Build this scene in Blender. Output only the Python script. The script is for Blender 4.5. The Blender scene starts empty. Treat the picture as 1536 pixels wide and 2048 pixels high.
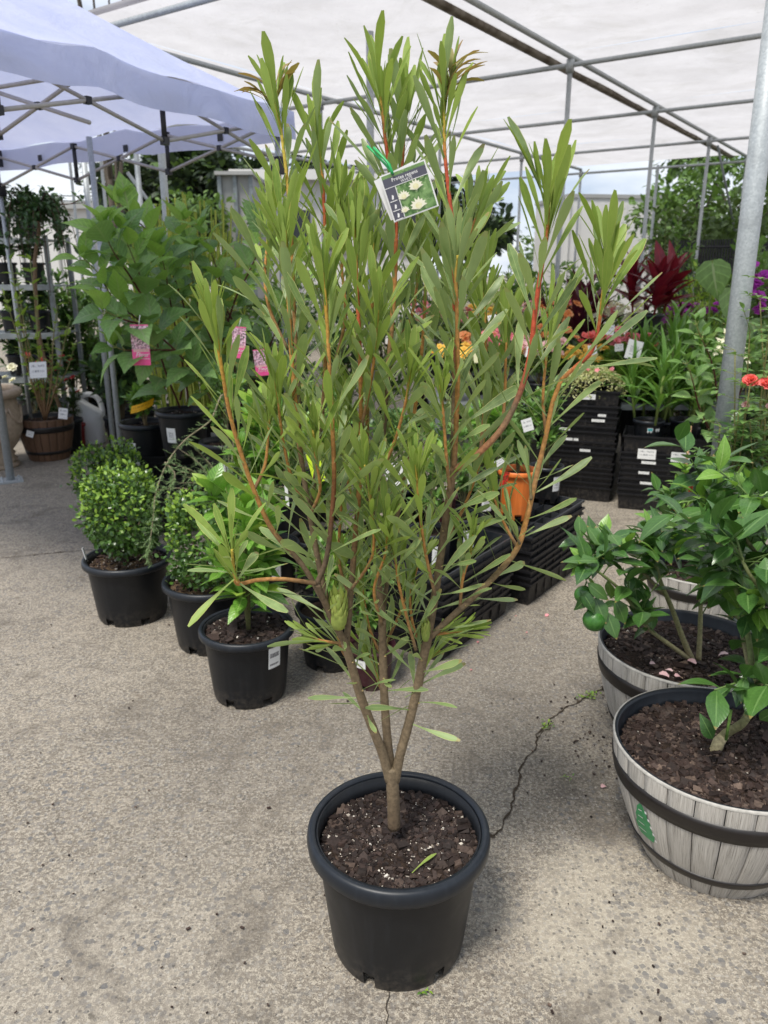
import bpy, math, random
import numpy as np
from mathutils import Vector, Matrix
random.seed(7)
RNG = np.random.default_rng(7)
sc = bpy.context.scene
COL = sc.collection
PI = math.pi
# ------------------------------------------------------------------ camera, sky, sun, exposure
CAM_H = 1.55
PITCH = math.radians(17.2)
FPX = 1547.0                       # focal length in pixels of a 2048 px tall frame
cd = bpy.data.cameras.new('camera'); cam = bpy.data.objects.new('camera', cd); COL.objects.link(cam)
cam.location = (0, 0, CAM_H); cam.rotation_euler = (PI/2 - PITCH, 0, 0)
cd.sensor_fit = 'VERTICAL'; cd.sensor_height = 24.0; cd.sensor_width = 18.0
cd.lens = 24.0 * FPX / 2048.0
cd.clip_start = 0.02; cd.clip_end = 2000
cd.dof.use_dof = True; cd.dof.focus_distance = 1.65; cd.dof.aperture_fstop = 4.0
sc.camera = cam
SUN_EL, SUN_AZ = math.radians(62), math.radians(215)   # azimuth clockwise from +Y (north)
world = bpy.data.worlds.new('World'); sc.world = world; world.use_nodes = True
wn, wl = world.node_tree.nodes, world.node_tree.links
wn.clear()
w_out = wn.new('ShaderNodeOutputWorld'); w_bg = wn.new('ShaderNodeBackground')
w_sky = wn.new('ShaderNodeTexSky'); w_sky.sky_type = 'NISHITA'; w_sky.sun_disc = False
w_sky.sun_elevation = SUN_EL; w_sky.sun_rotation = SUN_AZ
w_tc = wn.new('ShaderNodeTexCoord'); w_map = wn.new('ShaderNodeMapping')
w_map.inputs['Scale'].default_value = (1.0, 1.0, 3.2)
w_noi = wn.new('ShaderNodeTexNoise'); w_noi.inputs['Scale'].default_value = 2.6
w_noi.inputs['Detail'].default_value = 7; w_noi.inputs['Roughness'].default_value = 0.55
w_rmp = wn.new('ShaderNodeValToRGB')
w_rmp.color_ramp.elements[0].position = 0.36; w_rmp.color_ramp.elements[0].color = (3.9, 4.9, 6.6, 1)
w_rmp.color_ramp.elements[1].position = 0.60; w_rmp.color_ramp.elements[1].color = (9.4, 9.7, 10.2, 1)
w_mix = wn.new('ShaderNodeMix'); w_mix.data_type = 'RGBA'; w_mix.inputs[0].default_value = 0.86
wl.new(w_tc.outputs['Generated'], w_map.inputs[0]); wl.new(w_map.outputs[0], w_noi.inputs['Vector'])
wl.new(w_noi.outputs[0], w_rmp.inputs[0]); wl.new(w_sky.outputs[0], w_mix.inputs[6]); wl.new(w_rmp.outputs[0], w_mix.inputs[7])
wl.new(w_mix.outputs[2], w_bg.inputs[0]); w_bg.inputs[1].default_value = 0.074
wl.new(w_bg.outputs[0], w_out.inputs[0])
sd = bpy.data.lights.new('sun', 'SUN'); sun = bpy.data.objects.new('sun', sd); COL.objects.link(sun)
sd.energy = 2.6; sd.angle = math.radians(15); sd.color = (1.0, 0.955, 0.88)
_s = Vector((math.sin(SUN_AZ)*math.cos(SUN_EL), math.cos(SUN_AZ)*math.cos(SUN_EL), math.sin(SUN_EL)))
sun.rotation_euler = _s.to_track_quat('Z', 'Y').to_euler()
vs = sc.view_settings
vs.view_transform = 'Standard'; vs.look = 'None'; vs.exposure = 0.76; vs.gamma = 1.0; vs.use_curve_mapping = False
sc.render.engine = 'CYCLES'
sc.cycles.max_bounces = 8; sc.cycles.transparent_max_bounces = 8

# ------------------------------------------------------------------ pixel helpers (where a seen point stands in the place)
CP, SP = math.cos(PITCH), math.sin(PITCH)
def ray(px, py):
    dx, dy = (px-768)/FPX, (1024-py)/FPX
    return Vector((dx, CP + dy*SP, -SP + dy*CP))
def G(px, py, z=0.0):
    d = ray(px, py); t = (z-CAM_H)/d.z
    return Vector((d.x*t, d.y*t, z))
def P(px, py, Y):
    d = ray(px, py); t = Y/d.y
    return Vector((d.x*t, Y, CAM_H + d.z*t))
def depth(p): return p[1]*CP - (p[2]-CAM_H)*SP
def UV(u, v, z=0.0): return Vector((.574*u-.819*v, .819*u+.574*v, z))

# ------------------------------------------------------------------ materials
def newmat(name):
    m = bpy.data.materials.new(name); m.use_nodes = True
    n, l = m.node_tree.nodes, m.node_tree.links
    n.clear(); o = n.new('ShaderNodeOutputMaterial'); return m, n, l, o
def inp(l, sock, v):
    if isinstance(v, bpy.types.NodeSocket): l.new(v, sock)
    elif isinstance(v, (tuple, list)) and len(v) == 3: sock.default_value = (*v, 1)
    else: sock.default_value = v
def mixc(n, l, f, a, b, mode='MIX'):
    x = n.new('ShaderNodeMix'); x.data_type = 'RGBA'; x.blend_type = mode
    inp(l, x.inputs[0], f); inp(l, x.inputs[6], a); inp(l, x.inputs[7], b); return x.outputs[2]
def mth(n, l, op, a, b=0.0, clamp=False):
    x = n.new('ShaderNodeMath'); x.operation = op; x.use_clamp = clamp
    inp(l, x.inputs[0], a); inp(l, x.inputs[1], b); return x.outputs[0]
def noise(n, l, vec, scale, detail=4, rough=.55, dist=0):
    x = n.new('ShaderNodeTexNoise'); x.inputs['Scale'].default_value = scale
    x.inputs['Detail'].default_value = detail; x.inputs['Roughness'].default_value = rough
    x.inputs['Distortion'].default_value = dist
    if vec is not None: l.new(vec, x.inputs['Vector'])
    return x.outputs[0]
def ramp(n, l, v, a, b, ca=(0,0,0), cb=(1,1,1)):
    x = n.new('ShaderNodeValToRGB'); e = x.color_ramp.elements
    e[0].position = a; e[1].position = b; e[0].color = (*ca, 1); e[1].color = (*cb, 1)
    l.new(v, x.inputs[0]); return x.outputs[0]
def rnd(n, l):
    g = n.new('ShaderNodeNewGeometry'); o = n.new('ShaderNodeObjectInfo')
    return mth(n, l, 'FRACT', mth(n, l, 'ADD', g.outputs['Random Per Island'], o.outputs['Random']))
def bump(n, l, h, strength=.3, dist=.01):
    b = n.new('ShaderNodeBump'); b.inputs['Strength'].default_value = strength
    b.inputs['Distance'].default_value = dist; l.new(h, b.inputs['Height']); return b.outputs[0]
def principled(n, l, o, col, rough=.5, metal=0, nrm=None, spec=.5, out=True):
    p = n.new('ShaderNodeBsdfPrincipled')
    inp(l, p.inputs['Base Color'], col); inp(l, p.inputs['Roughness'], rough)
    p.inputs['Metallic'].default_value = metal; p.inputs['Specular IOR Level'].default_value = spec
    if nrm is not None: l.new(nrm, p.inputs['Normal'])
    if out: l.new(p.outputs[0], o.inputs[0])
    return p.outputs[0]
def tco(n, which='Object'):
    return n.new('ShaderNodeTexCoord').outputs[which]
def leafmat(name, c1, c2, margin=None, rib=None, veins=0.0, rough=.45, trans=.28, back=1.25, spec=.4, vamt=.35, spots=0.0):
    m, n, l, o = newmat(name)
    uv = n.new('ShaderNodeSeparateXYZ'); l.new(tco(n, 'UV'), uv.inputs[0])
    u = mth(n, l, 'MULTIPLY', mth(n, l, 'ABSOLUTE', mth(n, l, 'SUBTRACT', uv.outputs[0], .5)), 2)
    r = rnd(n, l)
    col = mixc(n, l, r, c1, c2)
    nz = noise(n, l, tco(n, 'Object'), 9, 3)
    col = mixc(n, l, mth(n, l, 'MULTIPLY', ramp(n, l, nz, .4, .75), .35), col, tuple(x*1.5 for x in c2))
    mpl = n.new('ShaderNodeMapping'); mpl.inputs['Scale'].default_value = (16, 1.3, 1); l.new(tco(n, 'UV'), mpl.inputs[0])
    sk = noise(n, l, mpl.outputs[0], 1.0, 3, .6)
    col = mixc(n, l, .5, col, mixc(n, l, 1.0, col, ramp(n, l, sk, .3, .7, (.68,.72,.66), (1.3,1.25,1.3)), 'MULTIPLY'))
    h = None
    if veins:
        w = mth(n, l, 'SINE', mth(n, l, 'MULTIPLY', mth(n, l, 'SUBTRACT', uv.outputs[1], mth(n, l, 'MULTIPLY', u, .22)), veins))
        line = ramp(n, l, w, .80, .99)
        col = mixc(n, l, mth(n, l, 'MULTIPLY', line, vamt), col, tuple(min(1, x*2.0) for x in c2))
        h = w
    if rib is not None: col = mixc(n, l, mth(n, l, 'LESS_THAN', u, .07), col, rib)
    if margin is not None: col = mixc(n, l, mth(n, l, 'GREATER_THAN', u, .90), col, margin)
    if spots:
        sp = noise(n, l, tco(n, 'Object'), 26, 3, .6)
        col = mixc(n, l, mth(n, l, 'MULTIPLY', ramp(n, l, sp, .68, .74), mth(n, l, 'MULTIPLY', r, spots)), col, (.16,.09,.03))
        tip = mth(n, l, 'MULTIPLY', mth(n, l, 'GREATER_THAN', uv.outputs[1], .93), mth(n, l, 'GREATER_THAN', r, .6))
        col = mixc(n, l, mth(n, l, 'MULTIPLY', tip, .5), col, (.35,.20,.07))
    g = n.new('ShaderNodeNewGeometry')
    colb = mixc(n, l, g.outputs['Backfacing'], col, mixc(n, l, .55, col, tuple(min(1, x*back) for x in c2)))
    nr = bump(n, l, h, vamt*.5, .003) if h is not None else None
    p = principled(n, l, o, colb, rough, nrm=nr, spec=spec, out=False)
    t = n.new('ShaderNodeBsdfTranslucent')
    l.new(mixc(n, l, .6, colb, (1.0, 1.0, .35), 'MULTIPLY'), t.inputs[0])
    br = n.new('ShaderNodeMixShader'); br.inputs[0].default_value = trans
    l.new(p, br.inputs[1]); l.new(t.outputs[0], br.inputs[2]); l.new(br.outputs[0], o.inputs[0])
    return m
def plain(name, c, rough=.5, metal=0, var=.0, vscale=20, bmp=0, spec=.5, c2=None):
    m, n, l, o = newmat(name); t = tco(n)
    nz = noise(n, l, t, vscale, 5)
    c2 = c2 or tuple(x*(1-var) for x in c)
    col = mixc(n, l, ramp(n, l, nz, .35, .65), c, c2) if (var or c2 != c) else c
    principled(n, l, o, col, rough, metal, bump(n, l, nz, bmp, .004) if bmp else None, spec)
    return m
def vcol(name, rough=.75, bscale=120, bmp=.35):
    m, n, l, o = newmat(name)
    a = n.new('ShaderNodeAttribute'); a.attribute_name = 'col'
    nz = noise(n, l, tco(n), bscale, 5, .6)
    col = mixc(n, l, 1.0, a.outputs[0], ramp(n, l, nz, .3, .7, (.62,.60,.55), (1.25,1.22,1.12)), 'MULTIPLY')
    principled(n, l, o, col, rough, 0, bump(n, l, nz, bmp, .003), .3); return m
M = {}
M['bark'] = vcol('stem_bark')
def m_concrete():
    m, n, l, o = newmat('concrete'); t = tco(n)
    big = noise(n, l, t, 0.9, 5, .6); mid = noise(n, l, t, 5.5, 5, .65, .4); fine = noise(n, l, t, 90, 4, .7)
    fine2 = noise(n, l, t, 260, 3, .7)
    col = mixc(n, l, ramp(n, l, big, .33, .68), (.145,.123,.098), (.285,.247,.200))
    col = mixc(n, l, mth(n, l, 'MULTIPLY', ramp(n, l, mid, .44, .66), .80), col, (.150,.130,.108))
    col = mixc(n, l, mth(n, l, 'MULTIPLY', ramp(n, l, fine, .47, .56), .72), col, (.52,.465,.375))
    col = mixc(n, l, mth(n, l, 'MULTIPLY', ramp(n, l, fine2, .50, .58), .72), col, (.085,.070,.055))
    med = noise(n, l, t, 22, 5, .7)
    col = mixc(n, l, mth(n, l, 'MULTIPLY', ramp(n, l, med, .50, .64), .50), col, (.38,.335,.27))
    col = mixc(n, l, mth(n, l, 'MULTIPLY', ramp(n, l, med, .34, .46, (1,1,1), (0,0,0)), .45), col, (.13,.112,.092))
    # broad worn light patch beside the barrels and darker soft blotches around the plants
    sx = n.new('ShaderNodeSeparateXYZ'); l.new(t, sx.inputs[0])
    def blob(cx, cy, r, soft):
        v = n.new('ShaderNodeVectorMath'); v.operation = 'DISTANCE'
        warp = n.new('ShaderNodeVectorMath'); warp.operation = 'ADD'
        nn = n.new('ShaderNodeTexNoise'); nn.inputs['Scale'].default_value = 4.5; nn.inputs['Detail'].default_value = 5; l.new(t, nn.inputs['Vector'])
        sc_ = n.new('ShaderNodeVectorMath'); sc_.operation = 'SCALE'; sc_.inputs['Scale'].default_value = .55
        l.new(nn.outputs[1], sc_.inputs[0]); l.new(t, warp.inputs[0]); l.new(sc_.outputs[0], warp.inputs[1])
        l.new(warp.outputs[0], v.inputs[0]); v.inputs[1].default_value = (cx+.27, cy+.27, .27)
        return ramp(n, l, v.outputs['Value'], r, r+soft, (1,1,1), (0,0,0))
    col = mixc(n, l, mth(n, l, 'MULTIPLY', blob(.56, 1.52, .16, .22), .50), col, (.47,.42,.335))
    col = mixc(n, l, mth(n, l, 'MULTIPLY', blob(-.75, 1.25, .25, .5), .35), col, (.36,.325,.27))
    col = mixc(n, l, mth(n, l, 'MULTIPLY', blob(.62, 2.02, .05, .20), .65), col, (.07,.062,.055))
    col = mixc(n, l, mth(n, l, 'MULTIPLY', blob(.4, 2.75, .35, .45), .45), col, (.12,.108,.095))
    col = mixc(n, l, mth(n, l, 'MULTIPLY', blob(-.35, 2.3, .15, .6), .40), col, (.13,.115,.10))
    # exposed aggregate stones
    def stones(scale, thr, size, ca, cb, amt):
        v = n.new('ShaderNodeTexVoronoi'); v.inputs['Scale'].default_value = scale
        wv = n.new('ShaderNodeVectorMath'); wv.operation = 'ADD'; nn = n.new('ShaderNodeTexNoise'); nn.inputs['Scale'].default_value = scale*1.4; l.new(t, nn.inputs['Vector'])
        s2 = n.new('ShaderNodeVectorMath'); s2.operation = 'SCALE'; s2.inputs['Scale'].default_value = .5/scale
        l.new(nn.outputs[1], s2.inputs[0]); l.new(t, wv.inputs[0]); l.new(s2.outputs[0], wv.inputs[1]); l.new(wv.outputs[0], v.inputs['Vector'])
        cs = n.new('ShaderNodeSeparateColor'); l.new(v.outputs['Color'], cs.inputs[0])
        m1 = mth(n, l, 'LESS_THAN', cs.outputs[0], thr); m2 = mth(n, l, 'LESS_THAN', v.outputs['Distance'], size)
        f = mth(n, l, 'MULTIPLY', mth(n, l, 'MULTIPLY', m1, m2), amt)
        return f, mixc(n, l, cs.outputs[1], ca, cb)
    wear = ramp(n, l, noise(n, l, t, 1.7, 4, .6), .40, .62)
    f, c = stones(58, .46, .46, (.10,.105,.115), (.24,.215,.185), .85)
    col = mixc(n, l, mth(n, l, 'MULTIPLY', f, mth(n, l, 'ADD', mth(n, l, 'MULTIPLY', wear, .75), .25)), col, c)
    f, c = stones(120, .38, .46, (.07,.065,.06), (.40,.37,.32), .7)
    col = mixc(n, l, f, col, c)
    st = noise(n, l, t, 2.6, 6, .7, 1.2)
    col = mixc(n, l, mth(n, l, 'MULTIPLY', ramp(n, l, st, .52, .64), .52), col, (.115,.098,.080))
    st2 = noise(n, l, t, 11, 4, .6, .6)
    col = mixc(n, l, mth(n, l, 'MULTIPLY', ramp(n, l, st2, .66, .72), .5), col, (.10,.075,.055))
    pit = ramp(n, l, noise(n, l, t, 26, 3, .5), .27, .33, (1,1,1), (0,0,0))
    col = mixc(n, l, mth(n, l, 'MULTIPLY', pit, .55), col, (.055,.048,.04))
    hgt = mth(n, l, 'ADD', mth(n, l, 'MULTIPLY', fine, .7), mth(n, l, 'MULTIPLY', fine2, .4))
    principled(n, l, o, col, .88, 0, bump(n, l, hgt, .9, .006), .25); return m
M['concrete'] = m_concrete()
def m_plastic(name, c, rough=.42):
    m, n, l, o = newmat(name); t = tco(n)
    mp = n.new('ShaderNodeMapping'); mp.inputs['Scale'].default_value = (30, 30, 2.0); l.new(t, mp.inputs[0])
    st = noise(n, l, mp.outputs[0], 1.6, 4, .6); du = noise(n, l, t, 14, 5, .65)
    col = mixc(n, l, mth(n, l, 'MULTIPLY', ramp(n, l, st, .50, .78), .5), c, tuple(x*1.7+.008 for x in c))
    col = mixc(n, l, mth(n, l, 'MULTIPLY', ramp(n, l, du, .52, .78), .12), col, (.07,.062,.055))
    r = mth(n, l, 'ADD', mth(n, l, 'MULTIPLY', du, .30), rough-.14)
    sz = n.new('ShaderNodeSeparateXYZ'); l.new(t, sz.inputs[0]); spl = noise(n, l, t, 45, 5, .7)
    f = mth(n, l, 'MULTIPLY', ramp(n, l, sz.outputs[2], 0.0, .09, (1,1,1), (0,0,0)), ramp(n, l, spl, .45, .7))
    col = mixc(n, l, mth(n, l, 'MULTIPLY', f, .55), col, (.12,.10,.08))
    principled(n, l, o, col, r, 0, bump(n, l, du, .08, .002), .38); return m
M['black'] = m_plastic('black_plastic', (.005,.006,.008))
M['rim'] = m_plastic('black_plastic_rim', (.010,.013,.018), .40)
M['tray'] = m_plastic('tray_plastic', (.006,.006,.0075), .5)
M['tray_grey'] = m_plastic('worn_tray_plastic', (.030,.033,.038), .5)
M['orange'] = m_plastic('orange_plastic', (.62,.16,.03))
M['maroon'] = m_plastic('maroon_plastic', (.035,.008,.012))
M['red_pl'] = m_plastic('red_plastic', (.30,.012,.014))
M['white_pl'] = plain('white_plastic', (.86,.87,.88), .4)
def m_soil(name, a, b, scale=120):
    m, n, l, o = newmat(name); t = tco(n)
    nz = noise(n, l, t, scale, 6, .7)
    principled(n, l, o, mixc(n, l, ramp(n, l, nz, .35, .65), a, b), .95, 0, bump(n, l, nz, .9, .012), .15); return m
M['soil'] = m_soil('potting_soil', (.012,.008,.006), (.055,.036,.026))
M['soil_tan'] = m_soil('sandy_soil', (.06,.038,.022), (.17,.115,.07))
def m_rand(name, cols, rough=.8, spec=.25):
    m, n, l, o = newmat(name); x = n.new('ShaderNodeValToRGB'); e = x.color_ramp.elements
    while len(e) < len(cols): e.new(.5)
    for i, c in enumerate(cols): e[i].position = i/(len(cols)-1); e[i].color = (*c, 1)
    l.new(rnd(n, l), x.inputs[0]); nz = noise(n, l, tco(n), 150, 3)
    principled(n, l, o, mixc(n, l, 1.0, x.outputs[0], ramp(n, l, nz, .3, .7, (.7,.7,.7), (1.2,1.2,1.2)), 'MULTIPLY'), rough, 0, None, spec); return m
M['chips'] = m_rand('bark_chips', [(.012,.008,.007), (.028,.018,.015), (.018,.012,.010), (.050,.032,.026), (.022,.016,.014), (.085,.058,.045)], .7)
M['chips_red'] = m_rand('pine_bark_chips', [(.012,.008,.007), (.045,.027,.021), (.020,.013,.011), (.070,.046,.037), (.026,.019,.017), (.15,.105,.08)], .7)
M['perlite'] = m_rand('perlite', [(.45,.40,.33), (.62,.58,.52), (.30,.24,.18)], .8)
def m_galv():
    m, n, l, o = newmat('galvanised_steel'); t = tco(n)
    v = n.new('ShaderNodeTexVoronoi'); v.inputs['Scale'].default_value = 130; l.new(t, v.inputs['Vector'])
    nz = noise(n, l, t, 9, 6, .75)
    col = mixc(n, l, ramp(n, l, v.outputs['Color'], .1, .9), (.34,.37,.385), (.46,.49,.50))
    col = mixc(n, l, mth(n, l, 'MULTIPLY', ramp(n, l, nz, .5, .72), .5), col, (.22,.235,.24))
    principled(n, l, o, col, .5, .25, bump(n, l, nz, .1, .002), .5); return m
M['galv'] = m_galv()
M['steel_frame'] = plain('grey_frame_steel', (.24,.27,.28), .45, .3, .35, 12)
M['tent_bar'] = plain('beige_grey_tube', (.42,.40,.39), .5, .0, .15, 30)
M['dark_pl'] = plain('black_joint_plastic', (.014,.015,.02), .5)
def m_film():
    m, n, l, o = newmat('roof_film'); t = tco(n)
    nz = noise(n, l, t, 2.2, 6, .6); mp = n.new('ShaderNodeMapping'); mp.inputs['Scale'].default_value = (.5, .5, 1); mp.inputs['Rotation'].default_value = (0,0,.6); l.new(t, mp.inputs[0])
    sp = noise(n, l, t, 34, 3, .5); streak = noise(n, l, mp.outputs[0], 3, 6, .75, .8)
    c = mixc(n, l, ramp(n, l, nz, .3, .7), (.52,.505,.51), (.62,.605,.615))
    c = mixc(n, l, mth(n, l, 'MULTIPLY', ramp(n, l, streak, .50, .72), .45), c, (.40,.385,.36))
    c = mixc(n, l, mth(n, l, 'MULTIPLY', ramp(n, l, sp, .67, .73), .5), c, (.42,.40,.38))
    d = n.new('ShaderNodeBsdfDiffuse'); tr = n.new('ShaderNodeBsdfTranslucent'); l.new(c, d.inputs[0]); l.new(c, tr.inputs[0])
    a = n.new('ShaderNodeMixShader'); a.inputs[0].default_value = .74; l.new(d.outputs[0], a.inputs[1]); l.new(tr.outputs[0], a.inputs[2])
    g = n.new('ShaderNodeBsdfGlossy'); g.inputs['Roughness'].default_value = .3; b = n.new('ShaderNodeMixShader'); b.inputs[0].default_value = .04
    wr = noise(n, l, mp.outputs[0], 7, 5, .6, 1.5); bn = bump(n, l, wr, .35, .03)
    for q in (d, tr, g): l.new(bn, q.inputs['Normal'])
    l.new(a.outputs[0], b.inputs[1]); l.new(g.outputs[0], b.inputs[2]); l.new(b.outputs[0], o.inputs[0]); return m
M['film'] = m_film()
def m_fabric():
    m, n, l, o = newmat('tent_fabric'); t = tco(n)
    nz = noise(n, l, t, 3.0, 5, .6, .5)
    c = mixc(n, l, ramp(n, l, nz, .3, .7), (.56,.61,.86), (.66,.70,.92))
    d = n.new('ShaderNodeBsdfDiffuse'); tr = n.new('ShaderNodeBsdfTranslucent'); l.new(c, d.inputs[0]); l.new(c, tr.inputs[0])
    bn = bump(n, l, nz, .5, .05); l.new(bn, d.inputs['Normal'])
    a = n.new('ShaderNodeMixShader'); a.inputs[0].default_value = .45; l.new(d.outputs[0], a.inputs[1]); l.new(tr.outputs[0], a.inputs[2])
    l.new(a.outputs[0], o.inputs[0]); return m
M['fabric'] = m_fabric()
def m_stave(name, a, b, groove):
    m, n, l, o = newmat(name); t = tco(n, 'UV')
    mp = n.new('ShaderNodeMapping'); mp.inputs['Scale'].default_value = (26, 2.2, 1); l.new(t, mp.inputs[0])
    ob = n.new('ShaderNodeObjectInfo'); cb = n.new('ShaderNodeCombineXYZ'); l.new(mth(n, l, 'MULTIPLY', ob.outputs['Random'], 40), cb.inputs[0]); l.new(mth(n, l, 'MULTIPLY', ob.outputs['Random'], 17), cb.inputs[1])
    l.new(cb.outputs[0], mp.inputs['Location'])
    g = noise(n, l, mp.outputs[0], 1.5, 6, .7, .3)
    c = mixc(n, l, ramp(n, l, g, .35, .62), a, b)
    c = mixc(n, l, ramp(n, l, g, .34, .42, (1,1,1), (0,0,0)), c, groove)
    c = mixc(n, l, mth(n, l, 'MULTIPLY', ob.outputs['Random'], .22), c, groove)
    principled(n, l, o, c, .65, 0, bump(n, l, g, .7, .003), .4); return m
M['stave'] = m_stave('weathered_grey_stave', (.30,.275,.24), (.60,.57,.52), (.08,.07,.06))
M['stave_brown'] = m_stave('brown_stave', (.115,.062,.034), (.18,.10,.058), (.04,.022,.014))
M['band'] = plain('dark_brown_band', (.012,.009,.008), .45, 0, .3, 40, .15)
M['sand'] = plain('sandstone_urn', (.46,.36,.27), .85, 0, .25, 30, .4)
M['white_wall'] = plain('white_cladding', (.62,.61,.59), .6, 0, .06, 2)
M['grey_wall'] = plain('grey_cladding', (.34,.34,.33), .6, 0, .1, 2)
M['dark_void'] = plain('dark_opening', (.03,.035,.04), .3)
M['bamboo'] = plain('bamboo', (.36,.21,.10), .5, 0, .3, 40)
M['tape'] = plain('green_tie', (.02,.36,.10), .4)
def m_sticker():
    m, n, l, o = newmat('printed_sticker'); uv = n.new('ShaderNodeSeparateXYZ'); l.new(tco(n, 'UV'), uv.inputs[0])
    x, y = uv.outputs[0], uv.outputs[1]
    w = n.new('ShaderNodeTexNoise'); w.noise_dimensions = '1D'; w.inputs['Scale'].default_value = 38; w.inputs['Detail'].default_value = 2
    l.new(x, w.inputs['W'])
    bars = mth(n, l, 'GREATER_THAN', w.outputs[0], .51)
    def box(x0, x1, y0, y1):
        f = mth(n, l, 'MULTIPLY', mth(n, l, 'GREATER_THAN', x, x0), mth(n, l, 'LESS_THAN', x, x1))
        f = mth(n, l, 'MULTIPLY', f, mth(n, l, 'GREATER_THAN', y, y0)); return mth(n, l, 'MULTIPLY', f, mth(n, l, 'LESS_THAN', y, y1))
    f = mth(n, l, 'MULTIPLY', bars, box(.22, .78, .36, .72))
    tx = noise(n, l, tco(n, 'UV'), 30, 2)
    f = mth(n, l, 'MAXIMUM', f, mth(n, l, 'MULTIPLY', mth(n, l, 'GREATER_THAN', tx, .5), box(.2, .8, .22, .29)))
    principled(n, l, o, mixc(n, l, mth(n, l, 'MULTIPLY', f, .75), (.74,.74,.73), (.06,.06,.07)), .45); return m
M['sticker'] = m_sticker()
def m_lines(name, paper, ink, k=7, cover=.5):
    m, n, l, o = newmat(name); uv = n.new('ShaderNodeSeparateXYZ'); l.new(tco(n, 'UV'), uv.inputs[0])
    row = mth(n, l, 'GREATER_THAN', mth(n, l, 'SINE', mth(n, l, 'MULTIPLY', uv.outputs[1], k*2*PI)), .25)
    mp = n.new('ShaderNodeMapping'); mp.inputs['Scale'].default_value = (26, k, 1); l.new(tco(n, 'UV'), mp.inputs[0])
    g = mth(n, l, 'GREATER_THAN', noise(n, l, mp.outputs[0], 1, 2), 1-cover)
    ins = mth(n, l, 'LESS_THAN', mth(n, l, 'ABSOLUTE', mth(n, l, 'SUBTRACT', uv.outputs[0], .5)), .38)
    ins2 = mth(n, l, 'LESS_THAN', mth(n, l, 'ABSOLUTE', mth(n, l, 'SUBTRACT', uv.outputs[1], .5)), .36)
    f = mth(n, l, 'MULTIPLY', mth(n, l, 'MULTIPLY', row, g), mth(n, l, 'MULTIPLY', ins, ins2))
    principled(n, l, o, mixc(n, l, mth(n, l, 'MULTIPLY', f, .8), paper, ink), .5); return m
M['paper'] = m_lines('printed_paper', (.72,.72,.70), (.12,.12,.14), 3, .5)
M['paper2'] = m_lines('two_line_label', (.74,.74,.73), (.05,.05,.06), 2, .62)
M['white_card'] = plain('white_card', (.78,.78,.77), .4)
M['tag_dark'] = plain('tag_slate_ink', (.085,.085,.115), .4)
def m_photo(name, a, b, c, scale=55, thr=.55):
    m, n, l, o = newmat(name); t = tco(n); x = noise(n, l, t, scale, 4, .6, 1.0); y = noise(n, l, t, scale*2.2, 3)
    k = mixc(n, l, ramp(n, l, x, .38, .62), a, b); k = mixc(n, l, ramp(n, l, y, thr, thr+.07), k, c)
    principled(n, l, o, k, .35); return m
M['tag_photo'] = m_photo('tag_green_photo', (.05,.13,.03), (.20,.34,.12), (.34,.45,.22), 60, .6)
M['pink_photo'] = m_photo('pink_flower_photo', (.02,.07,.03), (.62,.25,.38), (.85,.55,.66), 42, .48)
M['pink_ink'] = plain('pink_card_ink', (.80,.05,.25), .4, c2=(.85,.12,.32))
M['pale_yellow'] = plain('pale_yellow_print', (.72,.68,.36), .4, c2=(.78,.76,.52), vscale=200)
M['cream_print'] = plain('cream_print', (.80,.78,.62), .4)
M['yellow_tape'] = m_lines('yellow_printed_tape', (.80,.42,.01), (.35,.16,.0), 2, .5)
M['lime_card'] = plain('lime_card', (.55,.75,.03), .4)
M['red_print'] = m_photo('red_rose_photo', (.02,.05,.015), (.45,.01,.01), (.60,.03,.02), 45, .5)
M['green_badge'] = plain('green_badge', (.015,.20,.06), .4, c2=(.03,.28,.10), vscale=60)
M['teal_badge'] = plain('teal_print', (.05,.35,.38), .4)
M['dirt'] = m_soil('crack_dirt', (.035,.026,.019), (.11,.085,.062), 200)
M['bud'] = leafmat('bud_scale', (.26,.36,.07), (.36,.42,.10), (.45,.40,.16), None, 0, .5, .2)
M['petal_pink'] = leafmat('pink_petal', (.75,.18,.24), (.85,.34,.38), rough=.6, trans=.3)
M['petal_coral'] = leafmat('coral_rose_petal', (.82,.14,.13), (.88,.26,.24), rough=.6, trans=.3)
M['petal_pale'] = leafmat('pale_pink_petal', (.80,.48,.50), (.86,.62,.62), rough=.6, trans=.3)
M['petal_yellow'] = leafmat('yellow_petal', (.80,.45,.05), (.85,.62,.15), rough=.6, trans=.3)
M['petal_orange'] = leafmat('orange_petal', (.80,.28,.07), (.85,.45,.22), rough=.6, trans=.3)
M['petal_white'] = leafmat('cream_petal', (.72,.70,.50), (.78,.76,.62), rough=.6, trans=.3)
M['petal_purple'] = leafmat('purple_petal', (.35,.02,.38), (.48,.06,.50), rough=.6, trans=.3)
M['petal_lilac'] = leafmat('lilac_petal', (.42,.38,.78), (.55,.50,.85), rough=.6, trans=.3)
M['petal_red'] = leafmat('dark_red_petal', (.34,.02,.03), (.45,.06,.05), rough=.6, trans=.2)
L_ = {}
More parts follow.
